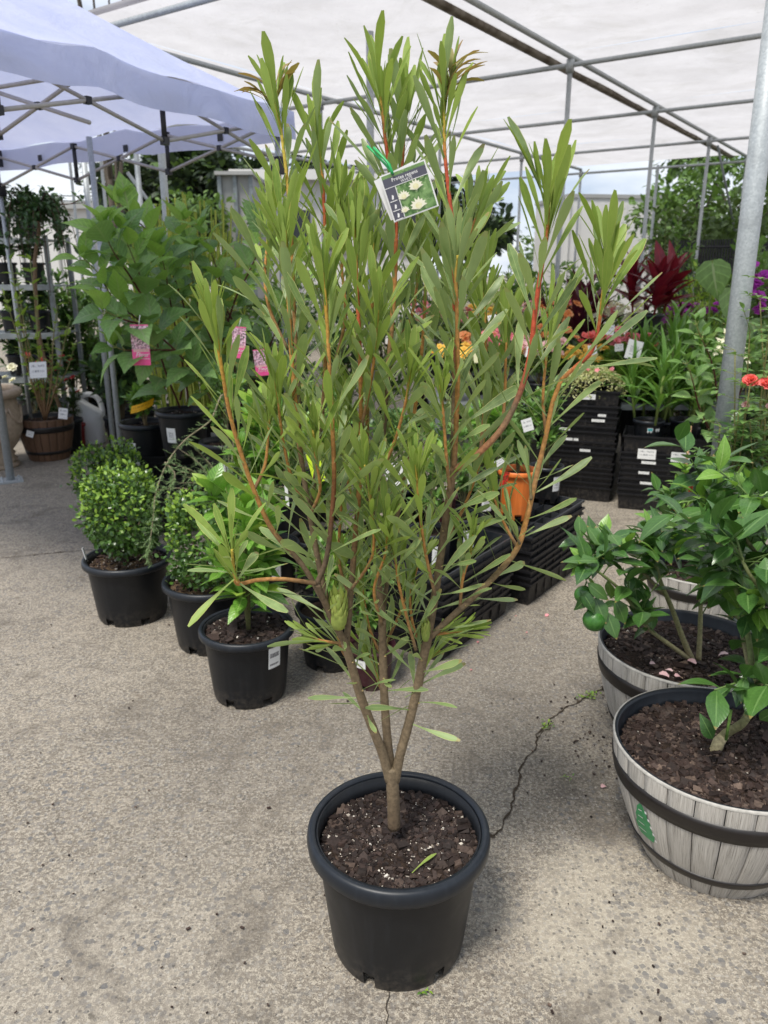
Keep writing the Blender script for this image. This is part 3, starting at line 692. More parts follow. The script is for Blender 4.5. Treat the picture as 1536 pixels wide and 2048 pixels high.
# ---- far background
def far_buildings():
    t = thing('shipping_container', 'long white container behind the plants on the right', 'container', P(1240,545,18.8)*1 - Vector((0,0,CAM_H)))
    a = P(1128,545,18.6); b = P(1352,545,19.0); z1 = P(1240,396,18.8).z
    d = Vector((b.x-a.x, b.y-a.y, 0)); L = d.length; ang = math.atan2(d.y, d.x); R = Matrix.Rotation(ang, 3, 'Z')
    nrm = R @ Vector((0,1,0)); c = Vector(((a.x+b.x)/2, (a.y+b.y)/2, 0)) + nrm*1.1
    mb = MB(); mb.box(c+Vector((0,0,z1/2+.05)), (L, 2.2, z1-.1), R); part('wall', mb, 'white_wall', t, False)
    mb = MB(); mb.box(c+Vector((0,0,z1+.03)), (L+.06, 2.26, .08), R); part('top_rail', mb, 'grey_wall', t, False)
    mb = MB(); 
    for s in (-1,1): mb = MB(); mb.box(c+R@Vector((s*(L/2+.02),-1.12,z1/2)), (.1,.1,z1), R); part('corner_post', mb, 'white_wall', t, False)
    for i in range(5):
        mb = MB(); mb.box(c+R@Vector((-L/2+L*(i+.5)/5,-1.112,z1/2)), (.05,.012,z1*.92), R); part('wall_rib', mb, 'white_wall', t, False)
    # grey shed with panel wall
    t = thing('garden_shed', 'pale grey shed with framed wall panels left of the protea', 'shed', P(475,545,15)-Vector((0,0,CAM_H)))
    a = P(448,545,15); b = P(512,545,15.2); z1 = P(480,350,15).z; c = Vector(((a.x+b.x)/2, 16.2, 0)); w = b.x-a.x
    mb = MB(); mb.box(c+Vector((0,0,z1/2)), (w,2.2,z1)); part('wall', mb, 'grey_wall', t, False)
    mb = MB(); mb.box(c+Vector((0,-.05,z1+.03)), (w+.12,2.4,.06)); part('roof', mb, 'grey_wall', t, False)
    for k in range(3):
        mb = MB(); mb.box(c+Vector((-w/2+w*k/2,-1.13,z1/2)), (.07,.07,z1)); part('frame_post', mb, 'steel_frame', t, False)
    mb = MB(); mb.box(c+Vector((0,-1.12,1.1)), (w,.05,.08)); part('frame_rail', mb, 'steel_frame', t, False)
    t = thing('office_building', 'low white building with dark windows behind the top of the protea', 'building', P(600,545,18)-Vector((0,0,CAM_H)))
    a = P(500,545,18); b = P(850,545,18); z1 = P(600,362,18).z; w = b.x-a.x; c = Vector(((a.x+b.x)/2, 20.5, 0))
    mb = MB(); mb.box(c+Vector((0,0,z1/2)), (w,5,z1)); part('wall', mb, 'white_wall', t, False)
    mb = MB(); mb.box(c+Vector((0,0,z1+.1)), (w+.6,5.6,.2)); part('roof', mb, 'white_wall', t, False)
    for k in range(5):
        cx = a.x+w*(k+.5)/5
        mb = MB(); mb.box((cx,17.97,z1-1.0), (w/5*.62,.08,.95)); wnd = part('window', mb, 'white_wall', t, False)
        mb = MB(); mb.box((cx,17.92,z1-1.0), (w/5*.55,.05,.82)); part('pane', mb, 'dark_void', wnd, False)
    t = thing('warehouse', 'long white flat roofed warehouse far beyond the left shelf', 'building', P(150,545,32)-Vector((0,0,CAM_H)))
    a = P(60,545,32); b = P(440,545,32); z1 = P(200,418,32).z; w = b.x-a.x+1; c = Vector(((a.x+b.x)/2-3, 36, 0))
    mb = MB(); mb.box(c+Vector((0,0,z1/2)), (w+6,8,z1)); part('wall', mb, 'white_wall', t, False)
    mb = MB(); mb.box(c+Vector((0,-.1,z1+.12)), (w+6.4,8.3,.24)); part('roof', mb, 'grey_wall', t, False)
    for k in range(9):
        mb = MB(); mb.box((a.x-3+k*w/6,31.97,z1/2), (.08,.08,z1*.98)); part('wall_joint', mb, 'grey_wall', t, False)
far_buildings()
def tree(base, h, r, kind, n, size, label, name='leafy_tree', seed=0, z0=.25, trunk_r=.12, lobes=9, group=None, multi=1):
    rg = random.Random(seed); t = thing(name, label, 'tree', base, group); base = Vector(base)
    mb = MB(); ends = []
    cols = lambda k: [(.10,.085,.07)]*k
    for m_ in range(multi):
        top = base+Vector((rg.uniform(-.3,.3)*r, rg.uniform(-.3,.3)*r, h*.55)); p = smooth_path([base+rv(rg,.02)*multi, base.lerp(top,.5)+rv(rg,.1), top], 4)
        mb.tube(p, [trunk_r*(1-.5*i/(len(p)-1)) for i in range(len(p))], 8, cols(len(p)))
        for k in range(lobes):
            th = k*2.4+rg.random(); rr = r*rg.uniform(.35,.85); zz = h*(z0+(1-z0)*rg.uniform(.25,.88))
            e = base+Vector((rr*math.cos(th), rr*math.sin(th), zz)); s_ = p[rg.randrange(2,len(p))]
            q = smooth_path([s_, s_.lerp(e,.5)+Vector((0,0,r*.12)), e], 3); mb.tube(q, [trunk_r*.4*(1-.75*i/(len(q)-1)) for i in range(len(q))], 5, cols(len(q)))
            ends.append(e)
        ends.append(base+Vector((0,0,h*.86)))
    part('trunk', mb, 'bark', t)
    lv = Leaves(seed)
    for i in range(n):
        e = ends[rg.randrange(len(ends))]; d = rv(rg); d.normalize(); s_ = r*.42*rg.random()**.45*rg.uniform(.6,1.1)
        p = e+Vector((d.x*s_, d.y*s_, d.z*s_*.8)); lv.add(kind if rg.random() < .8 else 'tree', p, d+rv(rg,.7)+Vector((0,0,-.2)), UPV+rv(rg,.6), size*rg.uniform(.6,1.3))
    lv.finish(t, 0, 999, stuff='crown')
def gp(px, Y): p = P(px, 545, Y); return Vector((p.x, Y, 0))
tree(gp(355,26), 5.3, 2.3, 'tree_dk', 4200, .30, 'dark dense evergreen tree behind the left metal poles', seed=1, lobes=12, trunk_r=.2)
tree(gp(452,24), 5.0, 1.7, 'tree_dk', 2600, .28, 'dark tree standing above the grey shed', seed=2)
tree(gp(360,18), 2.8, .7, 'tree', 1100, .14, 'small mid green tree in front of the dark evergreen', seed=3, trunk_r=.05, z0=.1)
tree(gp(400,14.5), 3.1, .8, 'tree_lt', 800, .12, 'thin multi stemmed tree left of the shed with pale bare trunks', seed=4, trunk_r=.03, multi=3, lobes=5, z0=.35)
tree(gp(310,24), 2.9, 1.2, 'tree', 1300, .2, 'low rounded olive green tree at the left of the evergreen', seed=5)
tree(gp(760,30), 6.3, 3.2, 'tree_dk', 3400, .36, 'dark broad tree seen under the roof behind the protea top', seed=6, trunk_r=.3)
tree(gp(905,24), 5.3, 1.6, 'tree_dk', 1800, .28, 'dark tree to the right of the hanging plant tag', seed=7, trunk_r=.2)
tree(gp(1405,15.6), 4.1, 1.3, 'tree_lt', 3000, .13, 'bright green leafy tree behind the roof posts on the right', seed=8, lobes=12)
tree(gp(1490,19), 4.9, 2.0, 'tree', 3600, .18, 'mid green spreading tree at the right edge behind the steel pole', seed=9, lobes=12)
tree(gp(1570,14), 3.9, 1.6, 'tree_lt', 2600, .14, 'light green shrubby tree at the far right edge behind the climbing plants', seed=10)
tree(gp(1440,12.5), 2.7, 1.2, 'tree', 2200, .11, 'dense green shrub in front of the dark fence on the right', seed=11, z0=.05)
tree(gp(1080,30), 2.6, 3.0, 'tree', 1800, .25, 'low distant tree line clump left of the white container', seed=12, z0=.05)
tree(gp(255,12.5), 6.9, 1.0, 'tree_dk', 500, .12, 'tall tree whose twigs show above the roof edge top left', seed=13, lobes=8, trunk_r=.08, z0=.75)
def fence():
    t = thing('pool_fence', 'dark metal bar fence in front of the trees on the right', 'fence', gp(1400,11.5))
    a = gp(1340,12.0); b = gp(1600,11.0); n = 46
    for z in (.9, 1.9):
        mb = MB(); mb.tube([a+Vector((0,0,z)), b+Vector((0,0,z))], .02, 6); part('rail', mb, 'dark_pl', t)
    me = None
    for i in range(n):
        p = a.lerp(b, i/(n-1)); mb = MB(); mb.box((p.x,p.y,1.0), (.022,.022,2.0))
        part('bar', mb, 'dark_pl', t, False)
fence()
def wires():
    for k, y in enumerate((388, 398)):
        mb = MB(); mb.tube(smooth_path([P(-60,y-4,45), P(150,y+4,45), P(330,y,45)], 5), .03, 5)
        solo('power_line', mb, 'dark_pl', ['upper thin power line crossing the sky at the left', 'lower thin power line crossing the sky at the left'][k], 'power line', P(150,y,45))
wires()

# ---- shade house
def shade_house():
    t = thing('shade_house', 'galvanised pipe shade house with white plastic film roof', 'greenhouse', UV(8,2.9))
    H = 3.30
    u0 = 4.10; us = [7.06+2.45*i for i in range(-1, 4)]; u1 = us[-1]
    def pipe(name, a, b, r, mat='galv', sides=10): mb = MB(); mb.tube([a, b], r, sides); return part(name, mb, mat, t)
    rows = [-3.2, .67, 2.99, 5.77, 9.0]
    # posts
    for v in (2.99, 5.77):
        for u in us:
            if v == 2.99 and u < 5: continue
            pipe('post', UV(u,v,0), UV(u,v,H), .022)
    for u in us[1:]: pipe('post', UV(u,-3.2,0), UV(u,-3.2,H), .026)
    pipe('post', UV(us[-1],.3,0), UV(us[-1],.3,H), .026)
    pipe('post', UV(us[-1],4.4,0), UV(us[-1],4.4,H), .024)
    p = P(742,545,6.7); pipe('post', Vector((p.x,6.7,0)), Vector((p.x,6.7,H)), .030)
    # rails along u on both sides of the gutter, crossing rails along v
    for v in rows: pipe('rail', UV(u0,v,H+.02), UV(u1,v,H+.02), .023)
    for i, u in enumerate([u0]+us[1:]): pipe('cross_rail', UV(u,-3.4,H-.045), UV(u,9.0,H-.045), .020 if i else .022)
    # diagonal brace by the right posts
    pipe('brace', UV(us[-2]+.1,2.9,H-.1), UV(us[-1]-.4,2.6,1.1), .016, 'steel_frame')
    # clamps
    for v in (2.99, 5.77):
        for u in us[1:]:
            mb = MB(); mb.tube([UV(u,v,H-.10), UV(u,v,H+.0)], .036, 10); part('clamp', mb, 'galv', t)
    # gutters: folded dirty metal channel
    for v in (3.24,):
        mb = MB(); prof = [(-.042,.04),(-.036,-.005),(-.018,-.015),(.018,-.015),(.036,-.005),(.042,.04)]
        vs_ = []; n = 16
        for i in range(n+1):
            u = u0+(u1-u0)*i/n
            for a, z in prof: vs_.append(UV(u, v+a, H+.03+z))
        k = len(prof); mb.add(vs_, [(i*k+j, i*k+j+1, (i+1)*k+j+1, (i+1)*k+j) for i in range(n) for j in range(k-1)])
        part('gutter', mb, 'gutter', t)
    # film panels, one per bay between crossing rails, slightly slack
    rg = random.Random(5)
    vb = [(-3.3,.67),(.67,3.20),(3.28,5.77),(5.80,9.0)]
    ub = [u0]+us[1:]
    for va, vb_ in vb:
        for ua, uc in zip(ub[:-1], ub[1:]):
            mb = MB(); nx, ny = 12, 12; vs_ = []; ph = rg.random()*6
            for i in range(nx+1):
                for j in range(ny+1):
                    a, b = i/nx, j/ny
                    z = H+.055-.05*math.sin(PI*a)*math.sin(PI*b)+.006*math.sin(9*a+ph)*math.sin(5*b+ph)+(.02 if va in (3.28,5.80) else 0)
                    vs_.append(UV(ua+(uc-ua)*a, va+(vb_-va)*b, z))
            mb.add(vs_, [(i*(ny+1)+j, (i+1)*(ny+1)+j, (i+1)*(ny+1)+j+1, i*(ny+1)+j+1) for i in range(nx) for j in range(ny)])
            part('roof_film', mb, 'film', t)
    # folded film roll on front edge
    mb = MB(); mb.tube(smooth_path([UV(u0-.03,v,H+.05+.01*math.sin(v*3)) for v in (-3.4,-1,1,3,5,7,9)],3), .022, 8); part('edge_roll', mb, 'film', t)
    # near right pole, thick galvanised (front corner post)
    pass
M['gutter'] = plain('stained_gutter', (.30,.27,.23), .6, .2, .6, 6, .2, c2=(.10,.075,.05))
shade_house()
def near_pole():
    mb = MB(); b = P(1418,1100,3.5); tp = P(1538,140,3.5); d = (tp-b); base = Vector((b.x,3.5,0)) ; 
    base = b - d*(b.z/d.z); top = b + d*((3.33-b.z)/d.z)
    t = thing('steel_pole', 'thick galvanised steel pole rising behind the citrus trees on the right', 'pole', base)
    mb.tube([base+Vector((0,0,.012)), top], .044, 24); part('tube', mb, 'galv', t)
    mb = MB(); mb.box(base+Vector((0,0,.006)), (.2,.2,.012)); part('base_plate', mb, 'galv', t, False)
near_pole()
def left_pole():
    b = G(22,962); t = thing('steel_pole', 'galvanised steel pole with square base plate at the left edge beside the urn', 'pole', b)
    mb = MB(); mb.tube([b+Vector((0,0,.01)), b+Vector((0,0,3.3))], .030, 16); part('tube', mb, 'galv', t)
    mb = MB(); mb.box(b+Vector((0,0,.006)), (.17,.17,.012), Matrix.Rotation(.5,3,'Z')); part('base_plate', mb, 'galv', t, False)
    for s in ((-1,-1),(1,-1),(1,1),(-1,1)):
        mb = MB(); o_ = Matrix.Rotation(.5,3,'Z') @ Vector((s[0]*.06,s[1]*.06,.018)); mb.lathe([(.001,.01),(.009,.008),(.009,-.006)], 6, b+o_); part('bolt', mb, 'galv', t)
left_pole()
def extra_poles():
    for (xa,ya,xb,yb,Y,r,lab,cat) in ((312,325,338,500,7.6,.034,'thick pale metal post below the tent edge','pole'),
        (176,322,198,470,5.9,.020,'thin greenish metal post below the middle of the tent','pole'),
        (163,335,180,440,6.6,.022,'pale tent side post standing just left of the green post','pole'),
        (205,345,213,430,9.5,.018,'slim far metal post between two nearer poles','pole'),
        (140,350,150,420,9.5,.016,'slimmest metal post near the power lines','pole')):
        tp, bp = P(xa,ya,Y), P(xb,yb,Y); x = (tp.x+bp.x)/2
        mb = MB(); mb.tube([(bp.x,Y,0),(bp.x,Y,3.2 if Y > 7 else 2.45)], r, 12); solo('metal_post', mb, 'galv', lab, cat, (bp.x,Y,0))
    a, b = P(255,345,8.2), P(325,440,8.2); mb = MB(); mb.tube([(a.x,8.2,a.z),(b.x,8.2,b.z)], .018, 8)
    solo('brace_pipe', mb, 'galv', 'diagonal brace pipe running down to the thick pale post', 'pipe', (a.x,8.2,a.z))
extra_poles()

# ---- pop-up tent
def tent():
    C = Vector((-.56,5.3,0)); e1 = Vector((-.515,-.857,0)); e2 = Vector((-.857,.515,0)); S = 3.0; He = 2.50; Hp = 3.42; VAL = .16
    A = C+e1*S; D = C+e2*S; E = A+e2*S; cen = (C+E)/2
    t = thing('popup_tent', 'lavender blue pop-up tent canopy at the top left', 'tent', cen)
    cor = [C, A, E, D]
    # canopy: four panels, slightly sagging, edge belly raised at mid side
    for q in range(4):
        a, b = cor[q], cor[(q+1)%4]; mb = MB(); n = 18; m_ = 12; vs_ = []
        for i in range(n+1):
            s = i/n; edge = a.lerp(b, s); 
            ez = He + .035*math.exp(-((s-.5)/.05)**2)*1.0 + .003*math.sin(s*31)
            out = (edge-cen); out.z = 0; out.normalize()
            for j in range(m_+1):
                r = j/m_; p = edge.lerp(cen, r); z = ez + (Hp-ez)*(r**1.12)
                z += -.035*math.sin(PI*r)*math.sin(PI*s) + .012*math.exp(-r*8)*math.sin(s*26+q)
                vs_.append((p.x, p.y, z))
        mb.add(vs_, [(i*(m_+1)+j, (i+1)*(m_+1)+j, (i+1)*(m_+1)+j+1, i*(m_+1)+j+1) for i in range(n) for j in range(m_)])
        part('canopy_panel', mb, 'fabric', t)
        # valance
        mb = MB(); vs_ = []
        nn = (a-b).cross(UPV).normalized(); nn = nn if nn.dot((a+b)/2-cen) > 0 else -nn
        for i in range(n*2+1):
            s = i/(n*2); edge = a.lerp(b, s); ez = He + .035*math.exp(-((s-.5)/.05)**2) + .003*math.sin(s*31)
            for j in range(4):
                o_ = .012*math.sin(s*24+j*.7+q)*j/3 + .004
                vs_.append(edge+nn*o_+Vector((0,0,ez-VAL*j/3*(1+.04*math.sin(s*17)))))
        mb.add(vs_, [(i*4+j, (i+1)*4+j, (i+1)*4+j+1, i*4+j+1) for i in range(n*2) for j in range(3)])
        part('valance', mb, 'fabric', t)
    def bar(a, b, r=.0105, name='truss_bar', mat='tent_bar'): mb = MB(); mb.tube([a,b], r, 6); return part(name, mb, mat, t)
    def joint(p, s=.035): mb = MB(); mb.box(p, (s,s,s*1.1), Matrix.Rotation(1.03,3,'Z')); part('joint', mb, 'dark_pl', t, False)
    ins = .05
    def zz(p, z): return Vector((p.x,p.y,z))
    hi, lo = He-.06, He-.29
    def scissor(a, b, k, hi, lo):
        for i in range(k):
            p, q = a.lerp(b, i/k), a.lerp(b, (i+1)/k)
            bar(zz(p,hi), zz(q,lo)); bar(zz(p,lo), zz(q,hi)); joint(zz(p.lerp(q,.5),(hi+lo)/2), .03)
            if i: joint(zz(p,hi)); joint(zz(p,lo)); bar(zz(p,hi), zz(p,lo), .016, 'slider', 'dark_pl')
    ci = [p.lerp(cen, ins) for p in cor]
    for q in range(4): scissor(ci[q], ci[(q+1)%4], 3, hi, lo)
    for q in (0,2):
        mid = ci[q].lerp(ci[(q+1)%4], .5); scissor(mid, cen, 2, hi, lo+.02)
    for q in (0,2): mid = ci[q].lerp(ci[(q+1)%4], .5); bar(zz(mid,hi), zz(cen,hi+.02))
    bar(zz(cen,lo-.02), zz(cen,Hp-.03), .02, 'centre_pole')
    for q in range(4):
        p = ci[q]
        mb = MB(); mb.box(zz(p,hi-.02), (.075,.075,.12), Matrix.Rotation(1.03,3,'Z')); mb.box(zz(p,lo-.02), (.07,.07,.10), Matrix.Rotation(1.03,3,'Z')); part('corner_bracket', mb, 'dark_pl', t, False)
        bar(zz(p,0.01), zz(p,He), .019, 'leg', 'galv'); 
        bar(zz(p,hi), zz(p.lerp(cen,.5),hi+.36), .012)
    # little square patches on valance inside
    a, b = cor[3], cor[0]
    for s in (.18,.5,.8):
        p = a.lerp(b,s); inn = (cen-(a+b)/2).normalized()
        mb = MB(); mb.box(zz(p+inn*.012, He-.10), (.045,.004,.045), Matrix.Rotation(math.atan2(e2.y,e2.x),3,'Z')); part('hook_patch', mb, 'dark_pl', t, False)
tent()

# ================================================================== THE PROTEA IN ITS POT
PY = 1.50                               # distance of the pot's axis
PC = G(797, 1660, .0); PC = Vector((P(797,1650,PY).x, PY, 0))
def protea():
    root = thing('potted_protea', 'tall protea shrub with orange stems in the big black foreground pot', 'potted shrub', PC)
    D, H = .425, .325
    zs = pot(root, PC, D, H, base=.755, segs=72, fill=.86, rimh=.14, rimw=.047, chipn=5200, chipsize=.0085, frac=.26, seed=3)
    mb = MB(); st = MB(); lv = Leaves(11); rg = random.Random(11)
    # branch: pixel path with depth offset at start/end, radii, leaf zone, look
    def br(pts, y0, y1, r0, r1, leaf=None, cols=(BR,BR2), sides=10, ysw=0):
        n = len(pts); w = []
        for i, (px, py) in enumerate(pts):
            f = i/(n-1); w.append(P(px, py, PY + y0 + (y1-y0)*f + ysw*math.sin(PI*f)))
        p = smooth_path(w, 7); m = len(p)
        rad = [(r0+(r1-r0)*(i/(m-1))**.85)*.90 for i in range(m)]
        rad = [x*(1+.025*math.sin(i*1.9+px*.1)) for i, x in enumerate(rad)]
        cs = []
        for i in range(m):
            f = i/(m-1)*(len(cols)-1); k = min(int(f), len(cols)-2); cs.append(lerp(cols[k], cols[k+1], f-k))
        mb.tube(p, rad, sides, cs)
        # small leaf scars
        if leaf: shoot(p, rad, cs, *leaf)
        return p
    def shoot(p, rad, cs, t0, t1, dens, size, kinds=('pro','pro'), spread=(62,22), tuft=12, sparse=0):
        """leaves by golden angle along p from t0..t1 (fraction of length); tuft of leaves at the tip"""
        seg = [(b-a).length for a, b in zip(p[:-1], p[1:])]; L = sum(seg); cum = [0]
        for s in seg: cum.append(cum[-1]+s)
        def at(s):
            s = max(0, min(L-1e-6, s)); k = 0
            while cum[k+1] < s: k += 1
            f = (s-cum[k])/seg[k]; return p[k].lerp(p[k+1], f), (p[k+1]-p[k]).normalized(), rad[k]+(rad[k+1]-rad[k])*f, cs[min(k,len(cs)-1)]
        n = int(L*(t1-t0)*dens*.86); th = rg.uniform(0,6.28)
        for i in range(n+tuft):
            if i < n: f = max(0.0, (i+rg.uniform(-.3,.3))/max(1,n)); f = f**.92
            else: f = 1-.0+0*(i-n)
            s = L*(t0+(t1-t0)*min(1,f)) - (rg.uniform(0,.085) if i >= n else 0)
            q, d, r, c = at(s); th += 2.3999+rg.uniform(-.35,.35)
            a = d.orthogonal().normalized(); b = d.cross(a); rad_ = a*math.cos(th)+b*math.sin(th)
            inc = math.radians(spread[0]+(spread[1]-spread[0])*min(1,f)**1.2+rg.uniform(-9,9))
            if i >= n: inc = math.radians(rg.uniform(5, 36) if rg.random() < .75 else rg.uniform(2, 14))
            dr = d*math.cos(inc)+rad_*math.sin(inc)+Vector((0,0,.10)); dr.normalize()
            nr = (d*math.sin(inc)-rad_*math.cos(inc)); nr = Matrix.Rotation(rg.gauss(0,.5), 3, dr) @ nr
            sz = 1.24*size*rg.uniform(.72,1.16)*(1-.10*min(1,f)) * (1 if i < n else rg.uniform(.62,1.0))
            kd = kinds[0] if rg.random() > min(1,f)**1.5 else kinds[1]
            lv.add(kd, q+rad_*r*.7, dr, nr, sz)
            if rg.random() < .5:   # node bump / scar
                st.lathe([(.0001,r*.35),(r*.28,r*.2),(r*.34,0)], 5, q+rad_*r*.95-Vector((0,0,r*.1)))
    F = 'pro'; Y_ = 'pro_y'; B_ = 'pro_b'
    # trunk and main stems
    z0 = P(788,1650,PY)
    br([(788,1655),(787,1610),(785,1570),(783,1535)], 0, 0, .0165, .0160, cols=(BR,(.20,.155,.105)), sides=16)
    br([(780,1562),(766,1510),(745,1455),(722,1395),(703,1330),(690,1285)], 0, -.02, .0125, .0100, (.42,1,75,.098,(F,F),(82,50),0), ((.20,.155,.105),BR2), 12)
    br([(693,1290),(668,1245),(650,1205),(634,1168)], -.02, -.06, .0088, .0075, (.1,1,70,.095,(F,F),(78,50),0), (BR2,BR), 10)
    br([(785,1555),(775,1480),(769,1400),(766,1320),(764,1240)], .012, .03, .0118, .0098, (.45,1,70,.095,(F,F),(82,50),0), ((.20,.155,.105),BR2), 12)
    br([(790,1562),(800,1510),(818,1445),(835,1375),(848,1310),(858,1270)], .0, -.01, .0125, .0105, (.42,1,75,.098,(F,F),(82,50),0), ((.20,.155,.105),BR2), 12)
    LF = lambda t0, dens, size, k=(F,Y_), sp=(52,24), tuft=17: (t0, 1, dens, size, k, sp, tuft)
    # left group
    br([(634,1168),(600,1162),(560,1158),(515,1160),(478,1168),(470,1160)], -.06, -.14, .0052, .0042, None, (BR,(.42,.22,.08),ORG), 8)
    br([(478,1166),(469,1150),(466,1120),(464,1098)], -.14, -.15, .0042, .0030, (0,1,220,.098,(F,Y_),(105,38),14), (ORG,YEL), 8)
    br([(634,1168),(652,1120),(662,1050),(668,960),(665,860),(660,760),(655,660),(650,590),(648,545)], -.06, -.09, .0066, .0030, LF(.12,92,.112), (BR,BR,(.18,.07,.03),ORG,ORG,(.55,.33,.06),YEL), 9)
    br([(693,1288),(702,1180),(710,1080),(718,980),(722,860),(721,740),(716,620),(712,520),(708,455)], -.01, .03, .0080, .0033, LF(.12,84,.118), (BR2,BR2,(.30,.16,.07),ORG,ORG,RED,ORG,YEL), 9)
    br([(660,1232),(640,1140),(618,1020),(600,900),(590,800),(581,680),(576,570),(572,500),(570,460)], -.02, .0, .0078, .0032, LF(.14,84,.115), (BR,BR2,BR2,ORG,ORG,(.55,.33,.06),YEL), 9)
    br([(646,1200),(605,1130),(545,1060),(508,980),(480,900),(458,820),(444,740),(432,670),(424,640)], -.02, -.10, .0066, .0030, LF(.14,74,.105), (BR2,BR2,ORG,ORG,ORG,(.60,.36,.05),YEL), 9)
    br([(600,900),(596,760),(588,620),(583,480),(576,380),(566,290),(556,225),(548,190)], .05, .12, .0052, .0028, LF(.25,88,.112,(F,Y_)), (BR2,BR2,ORG,ORG,YEL,YEL,GRN), 8)
    for k in range(11):   # bronze tips of the left top shoot
        lv.add(B_, P(548+rg.uniform(-4,4),205+rg.uniform(-25,15),PY+.12), (rg.uniform(-1,.5),rg.uniform(-.5,.5),rg.uniform(.2,1)), UPV, .085*rg.uniform(.7,1.1))
    br([(622,1010),(640,880),(650,740),(652,600),(650,470),(646,370),(640,300),(636,262)], .10, .16, .0056, .0026, LF(.22,84,.110,(F,Y_)), (BR2,BR2,ORG,ORG,RED,YEL,GRN), 8)
    # centre
    br([(764,1240),(757,1160),(752,1060),(757,960),(768,850),(777,730),(786,620),(791,520),(792,440)], .03, .08, .0085, .0046, LF(.05,82,.115,(F,F),(66,26),4), (BR2,BR2,BR2,BR2,ORG,RED), 10)
    br([(792,440),(788,390),(778,330),(770,275),(765,225),(760,188)], .08, .06, .0050, .0028, LF(.0,150,.118,(F,Y_),(42,24),14), (RED,RED,RED,ORG,YEL), 8)
    br([(792,440),(800,370),(806,310),(808,255),(808,215)], .08, .10, .0046, .0026, LF(.0,140,.112,(F,Y_),(42,24),14), (RED,RED,ORG,YEL), 8)
    br([(757,1160),(742,1060),(735,940),(735,820),(740,700),(745,600),(746,520),(746,470)], .08, .16, .0060, .0030, LF(.12,80,.112), (BR2,BR2,ORG,ORG,YEL), 8)
    br([(764,1240),(780,1120),(800,1000),(820,880),(838,760),(848,640),(852,540),(852,470)], .06, .17, .0062, .0030, LF(.12,80,.112), (BR2,BR2,ORG,ORG,YEL), 8)
    # right group
    br([(856,1275),(870,1190),(880,1120),(890,1050),(900,985),(908,935)], -.01, -.04, .0098, .0078, (0.05,1,82,.105,(F,F),(72,48),0), (BR2,BR2,(.22,.14,.08)), 12)
    br([(908,940),(912,860),(915,780),(915,700),(914,630),(912,560),(914,510)], -.04, -.07, .0062, .0032, LF(.05,100,.118,(F,F),(60,20),14), ((.22,.14,.08),ORG,ORG,ORG,YEL), 9)
    br([(905,960),(908,800),(910,660),(908,540),(905,450),(897,380),(890,310),(888,240),(886,190)], -.01, .03, .0060, .0028, LF(.32,94,.112,(F,Y_)), (BR2,BR2,RED,RED,RED,RED,YEL,YEL), 8)
    for k in range(14):
        lv.add(B_, P(892+rg.uniform(-5,12),175+rg.uniform(-25,25),PY+.03), (rg.uniform(-.3,1.2),rg.uniform(-.5,.5),rg.uniform(.1,1)), UPV, .085*rg.uniform(.7,1.1))
    br([(908,940),(955,908),(1005,855),(1040,785),(1060,710),(1070,625),(1080,555),(1092,480),(1096,420),(1096,385)], -.04, -.12, .0078, .0030, (.30,1,88,.118,(F,Y_),(48,24),16), ((.30,.15,.08),(.36,.17,.09),BR2,RED,RED,RED,(.45,.2,.05),YEL), 10)
    br([(856,1278),(905,1232),(960,1182),(1008,1132),(1035,1095),(1050,1050),(1062,1000),(1078,930),(1092,870),(1104,810),(1122,760)], -.01, -.03, .0082, .0046, (.18,1,62,.110,(F,F),(68,46),0), (BR2,BR2,(.26,.18,.09),ORG,(.36,.2,.09),ORG,ORG), 10)
    br([(1122,760),(1155,730),(1182,705),(1196,660),(1204,600),(1210,545),(1212,505)], -.03, -.07, .0046, .0028, (.12,1,115,.108,(F,Y_),(46,24),16), (ORG,RED,RED,YEL,GRN), 8)
    br([(1040,1088),(1022,1050),(1008,1010)], -.03, -.06, .0030, .0022, (0.2,1,50,.085,(F,F),(60,30),4), (BR2,GRN), 7)
    br([(1062,1000),(1060,960),(1056,930)], -.03, -.02, .0036, .0024, (0.1,1,60,.085,(F,F),(60,30),3), (BR2,GRN), 7)
